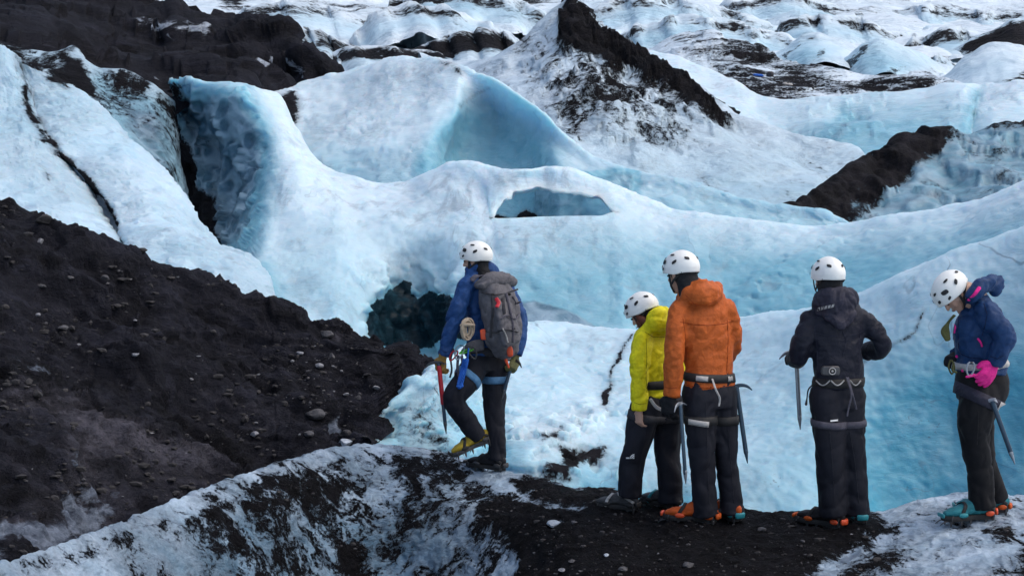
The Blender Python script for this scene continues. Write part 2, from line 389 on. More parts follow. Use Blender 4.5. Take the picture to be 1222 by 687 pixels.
# far glacier field
rows = [(-90, 340), (-30, 260), (8, 200), (35, 160), (58, 130), (82, 110), (115, 92), (150, 75), (190, 61), (240, 50), (290, 40)]
cols = [[(x, y, d) for y, d in rows] for x in range(-500, 1800, 150)]
land('glacier_field', cols, M_FAR, back=(), step=3.2,
     disp=((0.035, 6.5, 'r'), (0.11, 3.0, 'r'), (0.4, 0.6, 'n')), bbase=0.1, dbase=0.16, warp=6, ash=0.28,
     dirt=[([(341, 45), (376, 40), (402, 50), (425, 64), (440, 72), (346, 70)], 0.62, 10), ([(395, 62), (500, 66), (512, 76), (420, 96), (396, 92)], 0.5, 10),
           ([(480, -10), (640, 5), (647, 25), (568, 37), (540, 25)], 0.5, 12), ([(486, 66), (548, 46), (606, 40), (588, 60), (524, 69)], 0.85, 7),
           ([(262, -8), (286, -8), (290, 8), (268, 8)], 0.7, 8), ([(340, 8), (480, 4), (470, 26), (360, 22)], 0.36, 12), ([(500, 14), (530, 20), (525, 30), (500, 28)], 0.5, 8),
           ([(700, 30), (830, 50), (800, 75), (740, 60)], 0.5, 10), ([(850, 30), (900, 38), (890, 50), (850, 48)], 0.45, 8)],
     blue=[([(660, -20), (800, -20), (830, 40), (760, 55), (690, 25)], 0.35, 25)])

# fins of cleaner and darker ice high on the right
def fin(cols, dirt=(), blue=(), dbase=0.05, bbase=0.2, m=None, deep=()):
    return land('ice_fin', cols, m or M_FAR, back=((1.5, -0.8), (4, -4), (6, -9)), step=2.2, disp=((0.12, 1.6, 'r'), (0.35, 0.7, 'r'), (1.2, 0.12, 'n')), ash=0.25, deep=deep, dirt=dirt, blue=blue, dbase=dbase, bbase=bbase, warp=2)
def fin_line(pts, Y0, drop, **k):
    fin([[(x, y, Y0), (x + 6, y + drop * .4, Y0 * .955), (x + 14, y + drop * 1.3, Y0 * .88)] for x, y in pts], **k)
fin_line([(885, 88), (905, 74), (930, 62), (955, 46), (972, 43), (990, 47), (1020, 58), (1060, 68), (1100, 80)], 108, 24, deep=[([(928, 68), (957, 46), (966, 48), (950, 62), (938, 76)], 0.6, 3), ([(975, 60), (992, 52), (985, 66), (962, 78)], 0.62, 3)], blue=[([(905, 85), (960, 45), (1000, 60), (960, 90)], 0.95, 10)], dirt=[([(955, 44), (975, 42), (985, 47), (968, 50)], 0.55, 3)])
fin_line([(950, 100), (985, 90), (1003, 74), (1028, 52), (1046, 46), (1066, 52), (1090, 62), (1116, 76), (1150, 90)], 100, 30, deep=[([(996, 84), (1030, 52), (1048, 48), (1036, 64), (1012, 90)], 0.6, 3), ([(1040, 92), (1062, 78), (1090, 74), (1070, 90)], 0.60, 4)], blue=[([(1000, 80), (1040, 50), (1110, 75), (1050, 100)], 1.05, 10)], dirt=[([(1060, 96), (1112, 84), (1116, 96), (1064, 104)], 0.52, 5), ([(1040, 46), (1062, 48), (1058, 54), (1040, 52)], 0.55, 3)])
fin([[(1120, 76, 125), (1120, 84, 118), (1120, 100, 110)], [(1148, 58, 125), (1150, 72, 116), (1150, 100, 106)], [(1180, 44, 125), (1180, 62, 115), (1180, 100, 104)],
     [(1206, 29, 125), (1208, 55, 113), (1208, 100, 102)], [(1225, 36, 124), (1228, 60, 112), (1228, 100, 102)], [(1280, 30, 122), (1280, 60, 110), (1280, 100, 102)]],
    dirt=[([(1130, 66), (1205, 26), (1300, 30), (1300, 74), (1205, 66), (1160, 60)], 0.9, 5), ([(1160, 60), (1300, 60), (1300, 95), (1180, 78)], 0.35, 6)], bbase=0.4)
fin([[(1105, 110, 92), (1108, 116, 88), (1110, 130, 84)], [(1128, 96, 92), (1130, 106, 87), (1135, 130, 82)], [(1150, 75, 92), (1155, 95, 85), (1160, 130, 79)], [(1175, 61, 92), (1182, 85, 84), (1190, 130, 77)],
     [(1205, 62, 92), (1210, 85, 83), (1215, 130, 76)], [(1240, 70, 91), (1245, 90, 83), (1245, 130, 76)], [(1300, 70, 91), (1300, 90, 83), (1300, 130, 76)]],
    dirt=[([(1190, 100), (1222, 82), (1300, 80), (1300, 112), (1215, 108)], 0.5, 6)], blue=[([(1150, 85), (1195, 75), (1230, 95), (1180, 100)], 0.55, 12)])

# layered small ridges of the upper glacier, ash lying along their crests
def crest_ridge(pts, Y0, drop, dirt, width, seed, blue=0.2, m=None):
    cols = []
    pts = [(pts[0][0] - 26, pts[0][1] + drop * 1.5)] + list(pts) + [(pts[-1][0] + 26, pts[-1][1] + drop * 1.5)]
    jg = np.random.RandomState(seed); fine = []
    for q in range(len(pts) - 1):
        for t in (0, .33, .67): fine.append((pts[q][0] * (1 - t) + pts[q + 1][0] * t, pts[q][1] * (1 - t) + pts[q + 1][1] * t + (jg.uniform(-3.2, 2.2) if 0 < q < len(pts) - 2 else 0)))
    pts = fine + [pts[-1]]
    for k, (x, y) in enumerate(pts):
        Y = Y0 * (1 + 0.02 * math.sin(seed + k * 2.1))
        cols.append([(x, y, Y), (x + 4, y + drop * .35, Y * .955), (x + 8, y + drop * .8, Y * .90), (x + 10, y + drop * 1.7, Y * .83)])
    top = [(x, y - 3) for x, y in pts]; low = [(x + 5, y + width) for x, y in pts][::-1]
    mid = [(x + 4, y + drop * .3) for x, y in pts]; lo2 = [(x + 8, y + drop) for x, y in pts][::-1]
    return land('ice_ridge', cols, m or M_FAR, back=((Y0 * .006, -Y0 * .006), (Y0 * .03, -Y0 * .03), (Y0 * .06, -Y0 * .08)), step=2.2, disp=((0.12, 1.5 * Y0 / 100, 'r'), (0.35, 0.8 * Y0 / 100, 'r'), (1.1, 0.25 * Y0 / 100, 'r')),
                dirt=[(top + low, dirt + .04, width * .5)], blue=[(mid + lo2, blue + .62, drop * .3)], dbase=0.16, bbase=blue * .5, warp=3, ash=0.2)
for q in (([(470, 4), (520, -6), (570, -2), (620, 6), (655, 22)], 128, 22, .50, 12, 1, .3), ([(285, 22), (330, 10), (385, 16), (440, 30), (505, 46)], 116, 20, .42, 8, 2, .1), ([(440, 24), (490, 8), (530, 14), (570, 30), (612, 46)], 100, 22, .46, 10, 3, .15), ([(325, 52), (350, 41), (374, 42), (398, 52), (432, 66)], 78, 20, .60, 12, 4, .15),
          ([(385, 70), (425, 60), (470, 64), (525, 68)], 70, 16, .56, 9, 5, .1), ([(440, 76), (470, 70), (500, 63), (525, 53), (550, 44), (588, 40), (612, 48)], 73, 26, .66, 14, 6, .15), ([(730, 50), (770, 32), (810, 24), (860, 28), (915, 44), (960, 60)], 128, 26, .46, 5, 7, .35), ([(680, 22), (740, 2), (800, 2), (870, 18), (940, 40), (1000, 56)], 160, 24, .44, 5, 8, .3), ([(860, 14), (930, -4), (1000, 14), (1070, 36)], 190, 22, .44, 5, 9, .25),
          ([(935, 30), (985, 22), (1040, 36), (1100, 56)], 150, 20, .44, 6, 10, .3), ([(1040, 26), (1100, 10), (1170, 20), (1240, 12), (1300, 8)], 190, 24, .42, 5, 11, .2), ([(1080, 58), (1130, 40), (1180, 46), (1215, 58)], 140, 18, .48, 6, 12, .3), ([(1060, 84), (1090, 68), (1125, 74), (1150, 90)], 112, 14, .55, 7, 13, .35), ([(980, 74), (1010, 60), (1035, 66)], 122, 14, .5, 6, 14, .4)):
    crest_ridge(*q)

# low ridge striped with ash, behind the broad right-hand ridge
land('ice_ridge', [
    [(765, 66, 108), (772, 74, 100), (778, 90, 92), (790, 118, 84)], [(795, 48, 106), (798, 60, 99), (800, 80, 91), (806, 116, 82)], [(827, 37, 104), (825, 55, 97), (825, 80, 89), (825, 120, 80)], [(876, 45, 100), (875, 66, 92), (875, 95, 85), (880, 140, 76)],
    [(905, 58, 97), (905, 78, 90), (905, 105, 82), (910, 145, 75)], [(940, 72, 94), (940, 90, 88), (945, 110, 82), (950, 145, 75)], [(985, 82, 92), (985, 97, 87), (990, 112, 82), (1000, 145, 75)],
    [(1025, 92, 90), (1025, 103, 86), (1030, 114, 82), (1040, 145, 74)], [(1075, 91, 88), (1078, 102, 84), (1080, 112, 80), (1085, 140, 73)], [(1112, 92, 87), (1115, 100, 84), (1118, 110, 80), (1120, 135, 74)], [(1150, 104, 85), (1152, 108, 82), (1155, 115, 79), (1160, 130, 75)]],
    M_BAND, heap=0.3, crag=[([(-400, -200), (1700, -200), (1700, 900), (-400, 900)], 1.1, (0.14, 0.14, 0.3))], back=((2, -0.8), (5, -4), (8, -9)), disp=((0.15, 0.9, 'r'), (0.6, 0.2, 'n')), dbase=0.3, bbase=0.1, warp=3, ash=0.08,
    dirt=[([(800, 45), (830, 36), (880, 44), (920, 62), (940, 70), (985, 82), (1030, 94), (1112, 92), (1112, 104), (1060, 112), (1000, 112), (950, 120), (905, 116), (870, 108), (850, 80), (825, 60)], 0.45, 6),
          ([(884, 88), (925, 84), (960, 100), (950, 118), (900, 112)], 0.54, 8), ([(868, 50), (915, 58), (918, 72), (885, 68)], 0.62, 5), ([(925, 72), (975, 86), (965, 98), (930, 90)], 0.56, 6), ([(1030, 98), (1108, 94), (1100, 106), (1050, 110)], 0.6, 5)])

# broad pale ridge, right
land('ice_ridge', [
    [(740, 60, 84), (745, 75, 78), (750, 100, 72), (760, 150, 62)], [(802, 69, 80), (800, 90, 74), (800, 115, 68), (810, 165, 58)], [(840, 84, 78), (842, 105, 72), (845, 130, 66), (855, 180, 57)], [(876, 99, 75), (880, 120, 69), (885, 150, 63), (895, 200, 55)],
    [(912, 118, 72), (918, 138, 67), (925, 165, 61), (930, 215, 54)], [(960, 121, 71), (962, 142, 65), (965, 168, 60), (970, 220, 53)], [(1000, 120, 70.5), (1000, 140, 65), (1000, 170, 58), (1000, 225, 52)], [(1040, 115, 70), (1042, 138, 64), (1045, 165, 58), (1045, 220, 52)], [(1095, 107, 69), (1098, 130, 63), (1100, 160, 57), (1100, 210, 52)],
    [(1148, 101, 68), (1150, 122, 62.5), (1152, 150, 57), (1150, 200, 52)], [(1168, 104, 68.5), (1165, 122, 63.5), (1160, 152, 58), (1160, 195, 53)], [(1190, 102, 67), (1185, 125, 62), (1178, 150, 57), (1180, 190, 52)], [(1222, 101, 66), (1222, 122, 61), (1222, 148, 56), (1222, 190, 51)], [(1300, 98, 66), (1300, 120, 61), (1300, 145, 56), (1300, 190, 51)]],
    M_MID, crag=[([(960, 110), (1060, 110), (1060, 240), (940, 240)], 0.8, (0.16, 0.16, 0.2)), ([(1120, 95), (1222, 95), (1222, 190), (1120, 190)], 0.6, (0.2, 0.2, 0.16))], back=((2, -0.6), (5, -4), (8, -10)), disp=((0.12, 0.9, 'r'), (0.5, 0.22, 'n'), (1.6, 0.06, 'n')), bbase=0.05, bgrad=(105, 180, 0.5), warp=4,
    dirt=[([(985, 165), (1010, 142), (1022, 146), (1012, 160), (1000, 178)], 0.36, 8), ([(1164, 104), (1172, 104), (1168, 118), (1158, 130), (1150, 150), (1156, 128)], 0.42, 4)],
    blue=[([(965, 175), (1020, 130), (1130, 130), (1150, 150), (1060, 200)], 0.75, 22), ([(985, 175), (1010, 140), (1024, 145), (1012, 165), (1000, 190)], 1.4, 8), ([(1160, 108), (1172, 106), (1160, 150), (1148, 160)], 1.2, 5)])

# the tall peak with its ash-black crest
land('ice_peak', [
    [(500, 70, 66), (510, 95, 58), (520, 130, 49), (540, 170, 42)], [(560, 80, 62), (565, 100, 56), (575, 130, 48), (590, 175, 41)], [(598, 73, 60), (602, 92, 55), (612, 130, 47), (625, 180, 40.5)], [(622, 56, 60), (624, 85, 55), (632, 130, 46.5), (645, 190, 40)],
    [(647, 31, 60), (647, 72, 54.5), (655, 130, 46), (670, 200, 39.5)], [(668, 14, 60), (670, 62, 54), (678, 130, 45.5), (690, 210, 39)], [(682, 4, 60), (692, 60, 53.5), (702, 130, 45), (715, 220, 38.5)], [(696, 18, 59), (710, 68, 53), (722, 135, 44.5), (735, 230, 38)],
    [(717, 38, 58), (734, 85, 52), (745, 145, 44), (758, 240, 37.5)], [(756, 64, 56), (774, 105, 50), (790, 160, 43.5), (805, 250, 37)], [(790, 84, 54.5), (806, 120, 49), (822, 172, 43), (835, 258, 36.5)], [(820, 105, 53), (838, 135, 48), (855, 185, 42), (865, 265, 36)], [(848, 130, 51.5), (864, 150, 47), (882, 192, 41.5), (892, 270, 35.8)],
    [(870, 145, 50.5), (890, 165, 46), (910, 203, 41), (920, 276, 35.5)], [(910, 160, 49), (925, 178, 45), (940, 210, 40.5), (950, 284, 35.2)], [(955, 173, 48), (962, 191, 44.5), (970, 218, 40), (980, 290, 35)], [(1000, 182, 47), (1000, 200, 43.5), (1000, 225, 39.8), (1005, 296, 34.8)], [(1022, 190, 46), (1020, 206, 43), (1020, 228, 39.6), (1020, 300, 34.6)], [(1040, 215, 44), (1040, 225, 42), (1040, 240, 39.4), (1040, 300, 34.6)]],
    M_PEAK, heap=0.5, crag=[([(600, 80), (690, 0), (880, 150), (700, 230)], 0.8, (0.35, 0.3, 0.2))], back=((1.2, -1.4), (4, -5), (8, -12)), disp=((0.16, 0.7, 'r'), (0.6, 0.4, 'r'), (1.8, 0.14, 'r')), dbase=0.25, bbase=0.12, bgrad=(120, 240, 0.5), warp=3,
    dirt=[([(640, 100), (690, 60), (740, 85), (800, 118), (852, 143), (820, 152), (770, 160), (735, 165), (700, 150), (680, 165), (655, 130)], 0.52, 14), ([(620, 60), (668, 12), (690, 62), (650, 90), (600, 85)], 0.42, 10),
          ([(676, 60), (672, 30), (670, 18), (682, 0), (717, 36), (756, 60), (820, 102), (876, 149), (845, 141), (815, 126), (798, 116), (778, 108), (755, 92), (745, 84), (735, 92), (722, 84), (714, 72), (700, 66), (690, 62)], 0.95, 5),
          ([(935, 165), (1000, 176), (990, 186), (945, 176)], 0.2, 6)])

# ash ridge and grey dirty ice, right of centre
land('ice_ridge', [
    [(925, 255, 33.2), (930, 265, 33), (935, 280, 32.8), (940, 310, 32)], [(950, 246, 34.5), (958, 256, 34), (968, 272, 33.5), (975, 310, 32.5)], [(985, 224, 36), (995, 240, 35.2), (1005, 262, 34.3), (1010, 310, 32.8)], [(1015, 200, 37.2), (1022, 225, 36), (1030, 254, 34.6), (1035, 310, 32.8)], [(1040, 188, 38.2), (1045, 215, 36.8), (1050, 250, 35), (1050, 300, 33)],
    [(1062, 184, 38.6), (1066, 210, 37), (1070, 245, 35.2), (1070, 295, 33)], [(1080, 168, 39.2), (1086, 200, 37.4), (1092, 240, 35.2), (1092, 290, 33)], [(1100, 170, 39.4), (1106, 198, 37.6), (1112, 235, 35.4), (1112, 285, 33)], [(1120, 163, 39.8), (1126, 195, 38), (1132, 235, 35.6), (1132, 280, 33)], [(1142, 163, 40), (1150, 190, 38), (1155, 230, 35.6), (1155, 275, 33)],
    [(1180, 156, 40.6), (1185, 185, 38.4), (1190, 220, 35.8), (1190, 265, 33)], [(1222, 148, 41), (1224, 178, 38.6), (1226, 215, 36), (1226, 260, 33)], [(1300, 140, 42), (1300, 170, 39), (1300, 210, 36), (1300, 260, 33)]],
    M_MID, heap=0.2, crag=[([(1030, 160), (1300, 150), (1300, 250), (1020, 260)], 0.8, (0.35, 0.35, 0.3))], back=((0.8, -0.6), (3, -4), (6, -9)), disp=((0.3, 0.45, 'r'), (0.9, 0.2, 'n'), (2.5, 0.06, 'n')), dbase=0.34, bbase=1.3, warp=4,
    dirt=[([(935, 248), (985, 222), (1038, 186), (1079, 164), (1140, 158), (1142, 168), (1110, 186), (1079, 203), (1058, 220), (1040, 240), (1010, 262), (970, 268)], 0.92, 7),
          ([(1035, 200), (1050, 205), (1042, 226), (1025, 222)], 0.35, 8), ([(1012, 238), (1030, 230), (1025, 250), (1010, 256)], 0.3, 7), ([(1180, 150), (1225, 144), (1300, 136), (1300, 146), (1228, 153), (1185, 160)], 0.75, 4), ([(1150, 170), (1200, 165), (1215, 225), (1150, 240)], 0.37, 25)])

# high dark moraine, upper left
UL_TOP = [(-120, -60, 54), (-40, -60, 53), (60, -42, 52), (131, -2, 50), (168, 22, 48.5), (190, 28, 48), (205, 27, 47.6), (213, 20, 47.4), (222, 29, 47), (233, 37, 46.5), (277, 43, 46), (300, 40, 45), (317, 43, 44.4), (341, 57, 43), (352, 72, 42), (366, 80, 41), (386, 100, 41), (410, 122, 41.5)]
UL_BOT = [(-120, 60, 31), (-40, 66, 31), (20, 76, 31), (74, 88, 31), (120, 108, 31), (160, 120, 31), (190, 132, 31), (205, 134, 31), (225, 125, 31.6), (245, 120, 31.8), (270, 120, 32), (292, 128, 32.2), (310, 142, 33), (330, 160, 34), (345, 170, 35), (356, 175, 36), (380, 180, 38), (410, 180, 40)]
land('moraine_slope', [[t, (t[0] * .67 + b[0] * .33, t[1] * .62 + b[1] * .38, t[2] * .6 + b[2] * .4), (t[0] * .3 + b[0] * .7, t[1] * .3 + b[1] * .7, t[2] * .28 + b[2] * .72), b] for t, b in zip(UL_TOP, UL_BOT)],
    M_SOILFAR, crag=[([(-100, -60), (420, 0), (420, 130), (-100, 100)], 1.3, (0.16, 0.3, 0.4))], back=((0.6, -0.5), (3, -3), (6, -8)), disp=((0.12, 0.6, 'r'), ((0.3, 0.6, 0.6), 0.55, 'r'), (1.1, 0.28, 'r'), (3, .10, 'r')), dbase=1.0, bbase=0.0, warp=4,
    dirt=[([(150, 30), (185, 38), (240, 42), (268, 48), (250, 60), (205, 56), (165, 50)], 0.36, 6), ([(60, 20), (110, 45), (160, 90), (150, 95), (95, 55), (50, 30)], 0.66, 8), ([(288, 88), (325, 80), (345, 96), (352, 104), (338, 100), (322, 90), (295, 93)], 0.1, 4), ([(346, 66), (360, 76), (375, 92), (358, 98), (346, 84)], 0.42, 5), ([(180, 88), (190, 96), (186, 100), (180, 92)], 0.3, 3)],
    blue=[([(0, -40), (131, -5), (150, 60), (60, 40)], 0.25, 20), ([(20, 20), (110, 60), (190, 105), (160, 110), (60, 60)], 0.35, 14), ([(240, 50), (320, 56), (300, 80), (230, 70)], 0.3, 10)])

# streaked wall between the left tongue of ice and the crevasse
land('crevasse_wall', [
    [(-20, 50, 31.4), (-10, 70, 30), (0, 100, 28.6), (10, 130, 28)], [(30, 62, 31.4), (35, 80, 30), (45, 105, 28.6), (55, 140, 28)], [(74, 62, 31.6), (80, 85, 30.2), (90, 118, 28.6), (100, 160, 27.6)], [(89, 58, 31.8), (100, 88, 30.2), (118, 130, 28.4), (128, 180, 27)],
    [(120, 84, 31.4), (130, 110, 30), (148, 150, 28.2), (158, 200, 26.6)], [(148, 84, 31.4), (158, 125, 29.8), (172, 175, 28), (182, 225, 26)], [(190, 108, 31.4), (195, 150, 29.8), (200, 200, 27.8), (210, 255, 25.6)], [(203, 118, 31.6), (208, 165, 30.2), (213, 220, 28), (225, 280, 25.8)], [(208, 120, 32.6), (214, 165, 31.6), (222, 225, 30), (236, 290, 28)]],
    M_PEAK, back=((0.8, -0.5), (2, -3)), disp=((0.5, 0.35, 'r'), (1.6, 0.12, 'n')), dbase=0.36, bbase=0.35, warp=3,
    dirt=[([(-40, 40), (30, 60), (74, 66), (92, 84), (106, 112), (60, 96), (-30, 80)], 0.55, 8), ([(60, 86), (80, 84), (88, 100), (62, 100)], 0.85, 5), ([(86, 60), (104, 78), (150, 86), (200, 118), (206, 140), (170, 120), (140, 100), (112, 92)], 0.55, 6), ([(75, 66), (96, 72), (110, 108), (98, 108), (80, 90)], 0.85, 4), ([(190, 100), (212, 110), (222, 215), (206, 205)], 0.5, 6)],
    blue=[([(120, 100), (200, 125), (220, 240), (195, 235), (150, 165)], 1.5, 14)])  # dark blue here is the wall's shade put into its colour

# floor of the crevasse, its darkness painted in as near-black
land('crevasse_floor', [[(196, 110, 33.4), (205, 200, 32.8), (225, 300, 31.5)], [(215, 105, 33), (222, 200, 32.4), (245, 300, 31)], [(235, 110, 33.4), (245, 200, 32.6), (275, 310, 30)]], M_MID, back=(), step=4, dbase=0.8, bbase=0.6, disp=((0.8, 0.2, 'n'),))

# snow-white hill with a blue hollow, behind the arch
land('ice_hill', [
    [(315, 118, 36.6), (318, 150, 34.5), (322, 200, 32.5), (325, 250, 31)], [(338, 108, 37), (342, 145, 34.8), (348, 195, 32.4), (352, 245, 30.6)], [(360, 97, 38), (366, 138, 35.2), (374, 190, 32.4), (380, 245, 30.4)], [(400, 88, 38), (404, 130, 35.2), (410, 182, 32.2), (416, 245, 30)], [(432, 78, 37.6), (434, 125, 34.8), (438, 180, 31.6), (445, 245, 29.6)], [(464, 70, 37), (462, 122, 34.2), (462, 180, 31.2), (468, 245, 29.3)],
    [(500, 69, 36.2), (496, 122, 33.6), (490, 178, 31), (496, 245, 29.2)], [(524, 70, 35.4), (522, 122, 33), (512, 176, 30.8), (516, 245, 29.2)], [(545, 78, 34.7), (546, 124, 32.8), (530, 180, 31.6), (530, 250, 30)], [(562, 84, 34.2), (562, 126, 33.7), (548, 184, 33), (548, 262, 31.4)], [(588, 95, 33.6), (588, 138, 34), (584, 190, 33.2), (584, 285, 31.2)],
    [(612, 110, 33), (612, 148, 33.4), (610, 192, 32.8), (610, 288, 31)], [(634, 125, 32.5), (634, 154, 32.7), (633, 192, 32.2), (633, 288, 30.8)], [(655, 142, 31.9), (653, 166, 31.8), (650, 196, 31.2), (650, 286, 30)], [(670, 157, 31.5), (666, 176, 31.1), (664, 202, 30.4), (664, 286, 29.4)], [(698, 179, 31), (697, 195, 30.4), (697, 215, 29.8), (697, 285, 29.2)],
    [(726, 193, 30.7), (726, 207, 30.1), (726, 227, 29.4), (726, 285, 28.6)], [(756, 204, 30.4), (756, 218, 29.8), (756, 240, 29.1), (756, 285, 28.3)], [(790, 213, 30.1), (790, 227, 29.5), (790, 248, 28.8), (790, 286, 28)], [(822, 223, 29.9), (822, 236, 29.3), (822, 255, 28.6), (822, 288, 27.9)], [(876, 234, 29.4), (876, 247, 28.9), (876, 264, 28.3), (876, 292, 27.7)], [(930, 245, 29), (930, 257, 28.5), (930, 270, 28), (930, 298, 27.4)], [(985, 258, 28.6), (985, 267, 28.2), (985, 280, 27.8), (985, 300, 27.3)], [(1030, 275, 28), (1030, 281, 27.8), (1030, 290, 27.5), (1030, 305, 27.2)]],
    M_MID, crag=[([(300, 60), (540, 60), (510, 240), (300, 260)], 0.16, (0.45, 0.45, 1.0)), ([(690, 170), (1040, 260), (1040, 300), (690, 300)], 0.14, (0.5, 0.5, 0.5))], back=((0.7, -0.4), (2.4, -2.6), (4, -7)), disp=((0.3, 0.4, 'r'), (0.9, 0.12, 'n'), (2.2, 0.06, 'r'), (5, 0.03, 'n')), bbase=0.05, bgrad=(130, 245, 0.65), warp=4,
    dirt=[([(330, 112), (352, 106), (360, 128), (356, 148), (340, 145), (334, 128)], 0.75, 6), ([(524, 72), (548, 80), (556, 92), (536, 92)], 0.85, 4), ([(364, 186), (398, 198), (398, 206), (368, 196)], 0.55, 4), ([(546, 126), (566, 112), (590, 97), (590, 101), (568, 117), (550, 130)], 0.55, 3), ([(430, 180), (460, 182), (458, 196), (432, 192)], 0.34, 8), ([(580, 256), (612, 262), (628, 250), (650, 262), (650, 275), (580, 275)], 0.95, 4), ([(834, 222), (846, 228), (842, 246), (834, 246)], 0.36, 5), ([(400, 100), (500, 80), (520, 96), (420, 120)], 0.25, 10), ([(390, 150), (480, 140), (500, 160), (400, 176)], 0.24, 12), ([(440, 86), (520, 74), (545, 84), (540, 92), (450, 96)], 0.32, 6), ([(640, 130), (700, 176), (820, 222), (815, 228), (690, 184), (632, 136)], 0.3, 4)],
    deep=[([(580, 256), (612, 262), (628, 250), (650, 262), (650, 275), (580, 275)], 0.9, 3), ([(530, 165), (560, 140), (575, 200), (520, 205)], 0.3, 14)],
    blue=[([(548, 130), (585, 100), (632, 126), (662, 158), (662, 200), (520, 200), (515, 190)], 0.78, 14), ([(520, 165), (548, 130), (560, 160), (540, 200), (505, 205)], 1.2, 10), ([(640, 205), (760, 205), (760, 290), (628, 290)], 1.3, 4), ([(585, 215), (640, 215), (632, 240), (622, 262), (585, 262)], 0.75, 2), ([(705, 240), (740, 225), (740, 290), (705, 290)], 0.72, 6)])  # hollow: blue ice, with its shade painted in as darker blue

